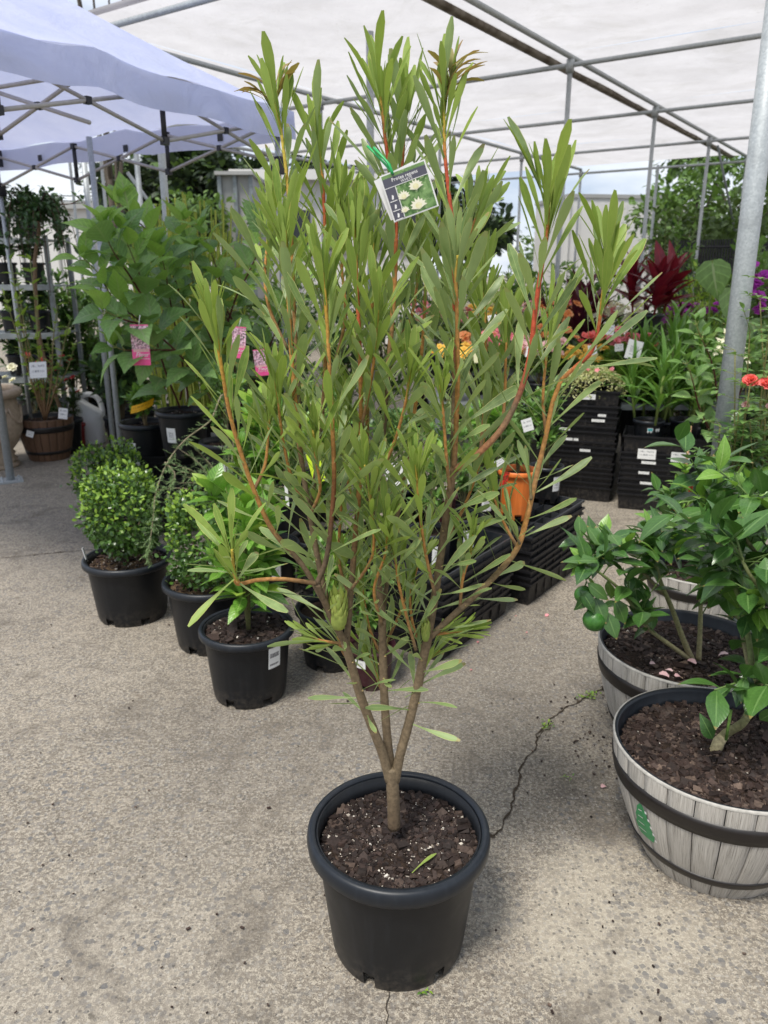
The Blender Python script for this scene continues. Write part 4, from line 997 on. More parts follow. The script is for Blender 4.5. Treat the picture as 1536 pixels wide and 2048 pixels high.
    # small inner shoots
    for pts, ya, yb, sz, dn in (
        ([(832,1300),(815,1240),(797,1165),(790,1110),(786,1080)], -.03,-.08,.085,110),
        ([(900,985),(893,920),(888,850),(884,800),(880,770)], -.06,-.10,.09,100),
        ([(885,1090),(925,1020),(958,930),(972,840),(978,770)], .05,.10,.105,90),
        ([(700,1200),(678,1120),(682,1020),(690,900),(694,820)], .02,.08,.108,84),
        ([(722,860),(742,760),(752,680),(756,620)], .0,-.06,.108,96),
        ([(757,960),(790,880),(812,800),(820,740)], -.02,-.08,.105,90),
        ([(870,1190),(850,1100),(838,1010),(832,930)], -.05,-.12,.10,90),
        ([(618,1020),(585,960),(566,880),(556,800),(550,760)], .0,-.04,.105,90),
        ([(960,908),(968,820),(972,720),(970,640),(966,570)], .02,.08,.112,92),
        ([(1005,855),(1010,780),(1012,700),(1016,640)], .0,.06,.10,90),
        ([(912,560),(930,500),(950,440),(966,410)], .08,.14,.11,100),
        ([(702,1180),(745,1110),(742,1010),(730,930)], -.03,-.10,.10,90),
        ([(690,1288),(640,1280),(610,1265)], .02,.05,.085,60),
        ([(858,1270),(900,1265),(925,1262)], .0,-.02,.085,60),
        ([(766,1320),(740,1260),(728,1200),(722,1150)], .05,.12,.09,70),
        ([(766,1300),(800,1225),(830,1150),(846,1080)], .08,.16,.10,70),
        ([(703,1330),(680,1290),(672,1230),(680,1170),(684,1130)], .03,.09,.09,110),
        ([(764,1250),(748,1180),(770,1110),(776,1040)], -.02,-.09,.09,100),
        ([(848,1310),(826,1250),(820,1190),(824,1140)], .05,.12,.09,100),
        ([(770,1400),(745,1330),(728,1290)], .03,.07,.085,80),
        ([(835,1375),(850,1330),(880,1300)], .02,.05,.085,70),
        ([(620,1030),(640,980),(632,920),(626,860)], -.03,-.09,.10,95),
        ([(508,980),(530,930),(536,870),(540,810)], -.05,-.02,.10,85),
        ([(1035,1095),(1010,1050),(990,1000),(985,960)], .0,.04,.09,80),
        ([(920,1215),(925,1160),(940,1110),(945,1070)], -.01,-.05,.085,85),
        ([(752,1060),(700,980),(690,900)], .08,.14,.10,80),
        ([(1092,870),(1086,800),(1092,720),(1104,640)], .0,.06,.11,80),
        ([(575,700),(540,620),(530,560),(535,480),(540,430)], .04,.10,.112,92),
        ([(780,700),(820,640),(835,560),(838,500)], .1,.2,.112,92),
        ([(660,760),(690,640),(684,540),(680,440),(684,400)], .08,.14,.112,92)):
        br(pts, ya, yb, .0042, .0024, LF(.08,dn,sz), (BR2,ORG,ORG,YEL), 7)
    part('stem', mb, 'bark', root)
    part('leaf_scars', st, 'scar', root, kind='stuff')
    lv.finish(root, 300, 20)
    # flower buds with overlapping scales
    def bud(px, py, Y, L, w, tilt):
        c = P(px, py, Y); b = MB(); ax = Vector((tilt, -.1, 1)).normalized()
        R = ax.to_track_quat('Z','Y').to_matrix(); prof = [(.001,0),(.35,.04),(.50,.2),(.55,.38),(.50,.6),(.38,.8),(.18,.97),(.001,1.0)]
        tmp = MB(); tmp.lathe([(r*w, z*L) for r, z in prof], 14); tmp.v = [tuple(c+R@Vector(q)) for q in tmp.v]
        tmp.mesh; p = part('flower_bud', tmp, 'bud', root); sl = Leaves(5)
        for i in range(62):
            f = i/62; z = .02+f*.78; rr = np.interp(z, [q[1] for q in prof], [q[0] for q in prof])*w
            th = i*2.4; o_ = Vector((math.cos(th)*rr*.96, math.sin(th)*rr*.96, z*L))
            d = Vector((math.cos(th)*.16, math.sin(th)*.16, 1)); sz = L*(.10+.34*f)
            sl.add('bud', c+R@o_, R@d, R@Vector((math.cos(th), math.sin(th), -.1)), sz)
        sl.finish(p, 0, 99, stuff='bud_scales')
    bud(677, 1258, PY-.030, .082, .034, .02); bud(851, 1282, PY-.03, .044, .017, -.02)
    return zs
M['scar'] = plain('leaf_scar', (.34,.24,.10), .7)
PZ = protea()
def protea_extras():
    # fallen leaf lying on the potting mix
    a = P(822,1745,PY-.10); b = P(870,1708,PY-.06); a = G(824,1746,PZ+.010); b = G(868,1706,PZ+.014)
    k = K['pro_y']; o = bpy.data.objects.new('fallen_leaf', k.meshes[1]); COL.objects.link(o)
    d = (b-a); L = d.length; d.normalize(); n = (UPV-d*UPV.dot(d)).normalized(); x = d.cross(n)
    o.matrix_world = Matrix.Translation(a) @ Matrix((x,d,n)).transposed().to_4x4() @ Matrix.Scale(L*1.05,4)
    o['label'] = 'single fallen light green leaf lying on the soil of the big foreground pot'; o['category'] = 'leaf'
    # plant tag
    Yt = PY-.16
    tl, tr, br_, bl = P(756,352,Yt), P(845,322,Yt), P(882,408,Yt+.005), P(791,446,Yt+.005)
    c = (tl+tr+br_+bl)/4; ux = ((tr-tl)+(br_-bl)).normalized(); uy = ((tl-bl)+(tr-br_)).normalized(); uy = (uy-ux*uy.dot(ux)).normalized()
    w = ((tr-tl).length+(br_-bl).length)/2; h = ((tl-bl).length+(tr-br_).length)/2; n = ux.cross(uy)
    if n.y > 0: n = -n
    t = thing('plant_tag', 'square plant tag with white flower photo hanging from the top of the protea', 'plant tag', c)
    def quad(name, x0, x1, y0, y1, mat, k, par=t):
        mb = MB(); pts = [c+ux*(w*(a-.5))+uy*(h*(b-.5))+n*(.0006+.00035*k) for a, b in ((x0,y0),(x1,y0),(x1,y1),(x0,y1))]
        mb.add(pts, [(0,1,2,3)]); return part(name, mb, mat, par, False)
    card(t, 'card', c, ux, uy, w, h, 'white_card', .001)
    # second card hanging behind
    card(t, 'rear_card', c-ux*.011+uy*.004-n*.008, ux+uy*.1, uy, w*.9, h*.9, 'white_card', .0008)
    quad('printed_photo', .03,.97,.03,.97,'tag_photo',1)
    quad('title_band', .03,.97,.71,.90,'tag_dark',2); quad('side_band', .03,.24,.03,.71,'tag_dark',2)
    quad('divider_line', .245,.26,.03,.71,'white_card',3); quad('divider_line', .03,.97,.70,.712,'white_card',3)
    text_mesh('Protea repens', c+ux*w*.0+uy*h*(.835-.5), ux, uy, h*.105, 'white_card', t, .0018, bold=True)
    text_mesh('WHITE', c+ux*w*.02+uy*h*(.752-.5), ux, uy, h*.085, 'white_card', t, .0018)
    for fx, fy, s in ((.66,.55,.21),(.36,.44,.18),(.60,.16,.24),(.30,.16,.13)):
        mb = MB(); k = 17; cc = c+ux*w*(fx-.5)+uy*h*(fy-.5)+n*.0020
        vs_ = [cc]
        for i in range(k):
            th = PI*(-.12+1.24*i/(k-1)); rr = s*(1.0 if i%2 else .66)*(.9+.2*((i*7)%5)/5); vs_.append(cc+ux*w*math.cos(th)*rr*.8+uy*h*math.sin(th)*rr*.75)
        vs_.append(cc-uy*h*s*.35)
        mb.add(vs_, [(0,i,i+1) for i in range(1,k)]+[(0,k+1,1),(0,k,k+1)]); part('printed_flower', mb, 'cream_print', t, False)
        mb = MB(); mb.add([cc+n*.0002+ux*w*math.cos(a)*s*.30+uy*h*(math.sin(a)*s*.28) for a in [2*PI*i/10 for i in range(10)]], [tuple(range(10))]); part('printed_flower_centre', mb, 'pale_yellow', t, False)
    for y in (.50,.30,.11):
        mb = MB(); cc = c+ux*w*(.13-.5)+uy*h*(y-.5)+n*.0018
        mb.add([cc+ux*a+uy*b for a, b in ((-.002,-.003),(.001,-.003),(.0025,.002),(.0,.004),(-.001,.001))], [(0,1,2,3,4)]); part('icon', mb, 'white_card', t, False)
        mb = MB(); cc = cc-uy*.0065; mb.add([cc+ux*a+uy*b for a, b in ((-.006,0),(.006,0),(.006,.0012),(-.006,.0012))], [(0,1,2,3)]); part('small_print', mb, 'white_card', t, False)
    hole = c+ux*w*(.28-.5)+uy*h*(.95-.5)+n*.001
    mb = MB(); mb.add([hole+n*.001+ux*math.cos(a)*.0024+uy*math.sin(a)*.0024 for a in [2*PI*i/10 for i in range(10)]], [tuple(range(10))]); part('punched_hole', mb, 'tag_dark', t, False)
    p1 = P(741,268,Yt+.07); p2 = P(772,330,Yt+.05); mb = MB()
    mb.tube(smooth_path([hole+n*.002, P(775,325,Yt), P(748,296,Yt+.03), P(758,306,Yt+.16), P(780,330,Yt+.12)],4), .0022, 6)
    mb.tube(smooth_path([hole+n*.002, P(770,328,Yt+.01), P(735,292,Yt+.04)],4), .0020, 6)
    part('green_tie', mb, 'tape', t)
protea_extras()

# ================================================================== OTHER POTTED PLANTS
def shrub(root, base, h, r, kinds, size, nst=6, ntw=5, nlf=14, seed=0, col=(.12,.09,.06), stem_r=.006, dome=.35, zlo=.25, out=.7, droop=.1, up=.5, limit=300, minpx=24, lean=(0,0), ylf=.25, stem_mat='bark'):
    """stems from the soil, side twigs, leaves held along and at the end of the twigs"""
    rg = random.Random(seed); mb = MB(); lv = Leaves(seed+1); base = Vector(base)
    for i in range(nst):
        th = i*2.4+rg.uniform(-.4,.4); rho = r*math.sqrt((i+.4)/nst)*rg.uniform(.8,1)*.85
        top = base+Vector((rho*math.cos(th)+lean[0]*h, rho*math.sin(th)+lean[1]*h, h*(rg.uniform(.78,1)-dome*(rho/r)**2)))
        p = smooth_path([base+rv(rg,.01), base.lerp(top,.45)+Vector((-rho*math.cos(th)*.12,-rho*math.sin(th)*.12,h*.08)), top], 6); m = len(p)
        mb.tube(p, [stem_r*(1-.65*k/(m-1)) for k in range(m)], 6, [lerp(col, lerp(col,GRN,.6), k/(m-1)) for k in range(m)])
        tips = [(p[-3], p[-1])]
        for k in range(ntw):
            f = rg.uniform(zlo, .95); q = p[int(f*(m-1))]; a2 = rg.uniform(0,6.28)
            L = r*rg.uniform(.35,.75)*(1.1-.4*f); e = q+Vector((math.cos(a2)*L*out, math.sin(a2)*L*out, L*up)); tips.append((q, e))
            mb.tube([q, q.lerp(e,.5)+Vector((0,0,L*.06)), e], [stem_r*.4, stem_r*.3, stem_r*.2], 5, [lerp(col,GRN,.4)]*3)
        for q, e in tips:
            for k in range(nlf):
                f = (k+.5)/nlf; f = .15+.85*f; pos = q.lerp(e, f); d0 = (e-q).normalized(); a3 = k*2.4+rg.random()
                a = d0.orthogonal().normalized(); b = d0.cross(a); rad = a*math.cos(a3)+b*math.sin(a3)
                d = d0*(.35+.9*f)+rad*(1.15-.45*f)+Vector((0,0,-droop+.15))+rv(rg,.15)
                kd = kinds[1] if (len(kinds) > 1 and f > .75 and rg.random() < ylf*2.2) else kinds[0]
                lv.add(kd, pos, d, UPV*1.0+rad*.25+rv(rg,.35), size*rg.uniform(.6,1.15)*(1-.25*(f > .85)))
    part('stem', mb, stem_mat, root); lv.finish(root, limit, minpx)
    return lv
def ballbush(root, c, rx, ry, rz, n, size, seed, ylo=.0, stems=5, base=None):
    rg = random.Random(seed); lv = Leaves(seed); c = Vector(c); mb = MB()
    lob = [rv(rg).normalized() for _ in range(26)]; gaps = [rv(rg).normalized() for _ in range(9)]
    for i in range(stems):
        e = c+Vector((rg.uniform(-.5,.5)*rx, rg.uniform(-.5,.5)*ry, rg.uniform(-.2,.5)*rz)); mb.tube([Vector(base)+rv(rg,.012), Vector(base).lerp(e,.6)+rv(rg,.02), e], [.005,.004,.002], 5, [BR]*3)
    for i in range(n):
        d = rv(rg); d.normalize(); gp_ = max(d.dot(q) for q in gaps)
        if gp_ > .95 and rg.random() < .6: continue
        bmp = 1+.30*max(0, max(d.dot(q) for q in lob)-.80)*5 - .14 + (.18 if rg.random() < .05 else 0)
        bmp *= 1+.12*d.z
        f = bmp*(.55+.45*rg.random()**.5); pos = c+Vector((d.x*rx*f, d.y*ry*f, d.z*rz*f))
        if base is not None and pos.z < base[2]+.01: continue
        top = f > .82*bmp and d.z > -.1
        kd = 'box_y' if (top and rg.random() < .30+.35*max(0,d.z)) else 'box'
        lv.add(kd, pos, d*.8+rv(rg,1.1)+UPV*.35, d+UPV*.5+rv(rg,.5), size*rg.uniform(.7,1.25))
    part('stem', mb, 'bark', root); lv.finish(root, 0, 999)
def at(px, Y): p = P(px, 545, Y); # x on the vertical plane at Y, for a pixel column (approximate near the ground)
def GX(px, py, z=0): return G(px, py, z)
def potted(label, px, py, D, H, cat='potted plant', name='potted_plant', mat='black', rimmat='rim', z=0.0, Y=None, group=None, **kw):
    """pot whose FRONT base edge is seen at pixel (px,py)"""
    if Y is None:
        f = G(px, py, z); c = Vector((f.x, f.y+D*.35, z)); sc_ = c.y/f.y; c.x = f.x*sc_
    else:
        q = P(px, py, Y); c = Vector((q.x, Y, z))
    t = thing(name, label, cat, c, group); zs = pot(t, c, D, H, mat, rimmat, **kw)
    return t, c, zs
def wl(t, c, D, H, az, w, z0, z1, mat='sticker', base=.77): wrap_label(t, c, D/2*base, D/2*(1-.09)-.004, H*.89, az, w, z0, z1, mat)

# -- front left row of black pots
t, c, zs = potted('glossy leaved potted shrub in the front black pot left of the protea, two-line white label', 503, 1418, .36, .285, name='potted_gardenia', seed=21, chipn=700, chipsize=.014, fill=.90)
wl(t, c, .36, .285, -42, .055, .16, .245, 'paper2')
shrub(t, (c.x,c.y,zs), .66, .19, ('gard','lime'), .115, 6, 4, 8, 22, (.10,.10,.04), .006, .3, .1, .8, .1, .5, ylf=.15)
t, c, zs = potted('round box ball in black pot with small stake tag at its rim', 270, 1254, .41, .295, name='potted_box', soil='soil_tan', seed=23, chipn=500, chipsize=.010, frac=.3, chipmats=('chips_red','perlite'))
ballbush(t, (c.x-.005,c.y,zs+.225), .172, .17, .20, 4300, .021, 24, base=(c.x,c.y,zs)); BOX1 = c.copy()
mb = MB(); mb.box((c.x-.185,c.y-.03,.31), (.002,.016,.07), Matrix.Rotation(-.2,3,'Y')); part('stake_tag', mb, 'white_pl', t, False)
t, c, zs = potted('darker box shrub in black pot standing between the ball bush and the front pot', 432, 1312, .41, .300, name='potted_box', soil='soil_tan', seed=25, chipn=300, chipsize=.010, frac=.2, chipmats=('chips_red','perlite'))
ballbush(t, (c.x,c.y,zs+.20), .19, .19, .20, 3400, .021, 26, base=(c.x,c.y,zs))
Pb = P(225,985,4.45)
t = thing('potted_box', 'bright leaved box shrub in tall black pot hidden behind the ball bush', 'potted plant', (Pb.x,4.45,0)); c = Vector((Pb.x,4.45,0)); zs = pot(t, c, .40, .32, soil='soil_tan', chipn=200, chipsize=.010)
ballbush(t, (c.x-.01,c.y,zs+.10), .20, .2, .19, 2600, .026, 27, base=(c.x,c.y,zs))
t, c, zs = potted('dark low pot mostly hidden behind the left protea stem', 665, 1345, .30, .25, seed=28, Y=None)
shrub(t, (c.x,c.y,zs), .32, .16, ('gard','lime'), .06, 5, 5, 9, 29, (.1,.1,.04), .005)
t, c, zs = potted('maroon pot with barcode sticker seen between the protea stems', 742, 1382, .20, .17, mat='maroon', rimmat='maroon', seed=30)
wl(t, c, .20, .17, -118, .045, .10, .135)
shrub(t, (c.x,c.y,zs), .36, .13, ('mid','lime'), .055, 5, 4, 8, 31, (.1,.1,.04), .004)
# more pots filling the row behind
rows = [
 ('leafy lime potted shrub with yellow green tag behind the protea stems', 640, 1180, .30, .26, .75, ('gard','lime'), .085, 33),
 ('bushy mid green plant with cream label behind the middle protea stem', 745, 1190, .30, .26, .55, ('mid','gard'), .06, 35),
 ('tall broad leaved young shrub behind the left protea branches', 545, 1200, .30, .27, .85, ('gard','lime'), .105, 37),
]
for lab, px, py, D, H, h, kd, sz, sd_ in rows:
    t, c, zs = potted(lab, px, py, D, H, seed=sd_); shrub(t, (c.x,c.y,zs), h, .20, kd, sz, 6, 5, 9, sd_, (.1,.1,.05), .006)
    wl(t, c, D, H, -70, .045, .12, .19)
# conifer with long trailing branch over the box ball
def trailing():
    c = Vector((P(455,900,4.05).x, 4.05, 0)); t = thing('potted_juniper', 'feathery trailing conifer in black pot, one long branch hanging over the ball bush', 'potted conifer', c)
    zs = pot(t, c, .32, .30); rg = random.Random(40); mb = MB(); lv = Leaves(41)
    base = Vector((c.x,c.y,zs))
    paths = []
    for i in range(24):
        th = i*2.4; L = rg.uniform(.22,.42); e = base+Vector((math.cos(th)*L, math.sin(th)*L, rg.uniform(.12,.50)))
        paths.append([base+rv(rg,.01), base.lerp(e,.5)+Vector((0,0,.08)), e])
    paths.append([base, P(450,800,3.9), P(420,842,3.75), P(370,880,3.6), P(335,925,3.42), P(312,985,3.32), P(306,1040,3.24), P(300,1085,3.19), P(296,1120,3.17)])
    paths.append([P(330,925,3.42), P(350,950,3.38), P(335,985,3.34), P(345,1010,3.30)])
    for q in paths:
        p = smooth_path(q, 6); m = len(p); mb.tube(p, [.005*(1-.7*k/(m-1)) for k in range(m)], 5, [(.22,.19,.13)]*m)
        for k in range(2, m):
            seg = p[k]-p[k-1]; nn = max(2, int(seg.length/.012))
            for j in range(nn):
                pos = p[k-1]+seg*(j/nn); d = seg.normalized(); s_ = rv(rg).normalized(); tw = (d*.8+s_).normalized(); L = rg.uniform(.03,.06)
                for g in range(6):
                    for sgn in (-1,1):
                        sd2 = tw.cross(UPV+rv(rg,.3)).normalized()*sgn; lv.add('con', pos+tw*L*(g/6), tw+sd2*.9, UPV, .016*rg.uniform(.7,1.2))
    part('stem', mb, 'bark', t); lv.finish(t, 0, 999)
trailing()

# -- trays
def tray_mesh(L, W, Hh, lip=.012, t_=.004, ribs=True):
    mb = MB(); tp = .012
    def ring(l, w, z): return [(-l/2,-w/2,z),(l/2,-w/2,z),(l/2,w/2,z),(-l/2,w/2,z)]
    prof = [(L-2*tp, W-2*tp, 0),(L-.006, W-.006, Hh-.012),(L+lip, W+lip, Hh-.011),(L+lip, W+lip, Hh),(L-t_, W-t_, Hh),(L-2*tp-t_, W-2*tp-t_, t_)]
    vs_ = []
    for p in prof: vs_ += ring(*p)
    fs = [(i*4+k, i*4+(k+1)%4, i*4+4+(k+1)%4, i*4+4+k) for i in range(len(prof)-1) for k in range(4)]
    n = (len(prof)-1)*4; fs += [(0,3,2,1),(n,n+1,n+2,n+3)]; mb.add(vs_, fs)
    if ribs:
        for k in range(1,6): mb.box((-L/2+L*k/6, 0, Hh*.55), (.003, W-.03, Hh*.4))
        for k in range(1,4): mb.box((0, -W/2+W*k/4, Hh*.55), (L-.03, .0035, Hh*.42))
    for k in range(1,7):
        for s in (-1,1): mb.box((-L/2+L*k/7, s*(W/2-.004), Hh*.45), (.006,.004,Hh*.7))
    return mb
TR = {}
def tray(loc, rot, L, W, Hh, mat, label, group, stickers=()):
    key = (L, W, Hh, mat)
    if key not in TR: TR[key] = tray_mesh(L, W, Hh).mesh('tray_body', [M[mat]], False)
    t = thing('tray', label, 'tray', loc, group); t.rotation_euler = (0,0,rot)
    obj('tray_body', TR[key], t)
    for (face, s, w, h, z, m_) in stickers:   # face 'y' = -W side, 'x' = +L side
        mb = MB()
        if face == 'y': y = -W/2-.0075; q = [(s-w/2,y,z-h/2),(s+w/2,y,z-h/2),(s+w/2,y,z+h/2),(s-w/2,y,z+h/2)]
        else: x = L/2+.0075; q = [(x,s-w/2,z-h/2),(x,s+w/2,z-h/2),(x,s+w/2,z+h/2),(x,s-w/2,z+h/2)]
        mb.add(q, [(0,1,2,3)]); obj('sticker', mb.mesh('sticker', [M[m_]], False), t)
    return t
ORD = ['lowest','second','third','fourth','fifth','sixth','seventh','eighth','ninth','tenth','eleventh','twelfth','thirteenth','fourteenth','fifteenth','sixteenth','seventeenth','eighteenth']
def stack(base, rot, L, W, n, step, Hh, where, mat='tray', topmat=None, seed=0, jit=.006, stick=.35, topst=(), tops=0):
    rg = random.Random(seed); z = 0
    for i in range(n):
        top = i == n-1; hh = Hh; b = Vector(base)+Vector((rg.uniform(-jit,jit), rg.uniform(-jit,jit), z))
        st_ = []
        if top: st_ = list(topst)
        elif rg.random() < stick and i > 2: st_ = [('y', rg.uniform(-.3,.3)*L, rg.uniform(.05,.11), min(.018,step*.8), Hh-step*.5-.010, 'paper')]
        o_ = 'topmost' if top else ORD[i] + (' from the floor' if i else '')
        tray(b, rot+rg.uniform(-.012,.012), L, W, hh, topmat if (top and topmat) else mat, f'black tray, {o_}, {where}', 'stacked black nursery trays', st_)
        z += step if i < n-2-tops+1 else Hh*.96
    return z
AX = math.atan2(.819,.574)      # u axis
# middle stacks behind the protea, long sides along u
e = Vector((math.cos(AX), math.sin(AX), 0)); f = Vector((e.y, -e.x, 0))     # f points to camera right
def stack_from_corner(far_corner, L, W, **kw):
    """far right ground corner seen in the photo"""
    c = Vector(far_corner) - e*L/2 - f*W/2; return c
c1 = stack_from_corner(G(1018,1226), .62, .36)
zt1 = stack(c1, AX, .62, .36, 9, .036, .10, 'in the near stack right behind the protea', 'tray', 'tray_grey', 1, .006, .0)
c1b = c1 - e*.0 - f*.40
zt1b = stack(c1b, AX, .62, .36, 8, .036, .10, 'in the stack hidden behind the near pile', 'tray', None, 4, .006, .0)
c2 = stack_from_corner(G(1157,1136), .64, .36)
zt2 = stack(c2, AX, .64, .36, 9, .034, .115, 'in the grey topped stack behind the protea', 'tray', 'tray_grey', 2, .006, .0)
c2b = c2 - f*.40 + e*.05
zt2b = stack(c2b, AX, .62, .36, 8, .034, .115, 'in the stack left of the grey pile', 'tray', None, 3, .006, .0)
# right tall stacks: short/front face along v
AV = math.atan2(-.35,1.0)
k1 = G(1228,1008); ex = Vector((math.cos(AV), math.sin(AV), 0)); ey = Vector((-ex.y, ex.x, 0))
cR1 = k1 - ex*.28 + ey*.19
zR1 = stack(cR1, AV, .50, .36, 18, .036, .105, 'in the tall stack under the variegated plant', 'tray', None, 6, .007, .5, [('y',.02,.06,.035,.06,'sticker'),('y',.07,.04,.035,.062,'paper')], 1)
k2 = G(1240,1017); cR2 = k2 + ex*.29 + ey*.19 + Vector((-.045,0,0))
zR2 = stack(cR2, AV, .54, .36, 10, .036, .115, 'in the shorter stack under the lilies', 'tray', None, 7, .007, .45, [], 1)
for (s, w, h, z_) in ((-.11,.115,.068,.056),(.10,.115,.066,.05)):
    p = cR2+ex*s-ey*(.18+.012)+Vector((0,0,10*.036-.02+z_))
    card(None, 'tray_label', p, ex, UPV, w, h, 'paper', .001, ('%s white printed label on the front of the shorter tray stack' % ('left' if s < 0 else 'right'), 'label'))

# pots standing on the middle trays
def small_pot(lab, px, py, Y, z, D, H, mat='black', kinds=('mid','lime'), h=.35, r=.13, sz=.05, seed=0, nst=5, nlf=9, sticker=None, flower=None, name='potted_plant', **kw):
    q = P(px, py, Y); c = Vector((q.x, Y, z)); t = thing(name, lab, 'potted plant', c)
    zs = pot(t, c, D, H, mat, mat if mat != 'black' else 'rim', segs=28, seed=seed, chipn=0)
    shrub(t, (c.x,c.y,zs), h, r, kinds, sz, nst, 5, nlf, seed, (.1,.09,.05), .004, **kw)
    if sticker: wl(t, c, D, H, sticker, .05, H*.35, H*.75)
    if flower:
        kd, n, s = flower; rg = random.Random(seed); lv = Leaves(seed)
        for i in range(n):
            b = Vector((c.x+rg.uniform(-r,r), c.y+rg.uniform(-r,r), zs+h*rg.uniform(.6,1.05))); fl_head(lv, kd, b, s, rg)
        lv.finish(t, 60, 14, 'petal', 'petals')
    return t, c, zs
def fl_head(lv, kd, b, s, rg, layers=2, n=7):
    ax = Vector((rg.uniform(-.5,.5), rg.uniform(-.9,.1), rg.uniform(.5,1))).normalized(); a = ax.orthogonal().normalized(); q = ax.cross(a)
    for l in range(layers):
        for k in range(n-l):
            th = 2*PI*k/(n-l)+l*.5; rad = a*math.cos(th)+q*math.sin(th); inc = .25+.55*l
            lv.add(kd, b+rad*s*.05, rad*math.cos(inc)+ax*math.sin(inc), ax*math.cos(inc)-rad*math.sin(inc), s*(1-.22*l)*rg.uniform(.85,1.1))
small_pot('orange pot on the tray stack behind the right protea branch', 1030, 1045, 3.72, zt2-.01, .20, .25, 'orange', ('mid','mid'), .30, .10, .045, 51)
small_pot('black pot with barcode sticker right of the orange pot', 1090, 985, 4.05, zt2-.02, .19, .20, 'black', ('mid','gard'), .50, .15, .06, 52, sticker=-55)
small_pot('black pot with twin white stickers left on the near tray pile', 860, 1070, 3.05, zt1-.05, .20, .20, 'black', ('mid','lime'), .42, .14, .05, 53, sticker=-70)
small_pot('black pot with rose plant beside the twin sticker pot', 925, 1060, 3.25, zt1-.05, .19, .20, 'black', ('mid','mid'), .45, .14, .05, 54, sticker=-75)
small_pot('dark pot at the back of the middle trays with broad leaves', 965, 960, 3.75, zt2b, .20, .20, 'black', ('gard','mid'), .50, .15, .07, 55, sticker=-80)
small_pot('maroon square shouldered pot behind the sticker pots', 880, 1010, 3.6, zt1b-.02, .18, .2, 'maroon', ('mid','mid'), .45, .15, .05, 56)
small_pot('black pot with dense grey green leaves in the middle of the trays', 800, 985, 3.8, zt1b-.05, .22, .22, 'black', ('mid','dark'), .50, .18, .055, 57)
def upright_card(lab, px, py, Y, w, h, mat, rot=0., lean=0., cat='plant tag'):
    c = P(px, py, Y); ux = Vector((math.cos(rot), 0, math.sin(rot))); uy = Vector((-math.sin(rot), lean, math.cos(rot)))
    return card(None, 'plant_tag', c, ux, uy, w, h, mat, .001, (lab, cat))
upright_card('red rose picture tag standing left of the orange pot', 1008, 960, 3.6, .035, .085, 'red_print', -.25)
upright_card('lime yellow card among the leaves at the left of the protea stems', 632, 935, 2.95, .05, .12, 'lime_card', .25)
upright_card('slim white stick tag left of the lime yellow card', 573, 985, 2.85, .012, .11, 'white_card', .05)
upright_card('small white tag low between the two right protea stems', 1000, 925, 3.5, .045, .03, 'paper', .5)
upright_card('white card hanging behind the right protea shoot', 1055, 850, 3.6, .05, .06, 'paper', .3)
upright_card('grey white folded card in the centre of the protea', 795, 950, 2.9, .09, .10, 'paper', .35)
upright_card('cream tag with yellow flower print between the middle stems', 960, 705, 5.2, .09, .13, 'pale_yellow', .1)

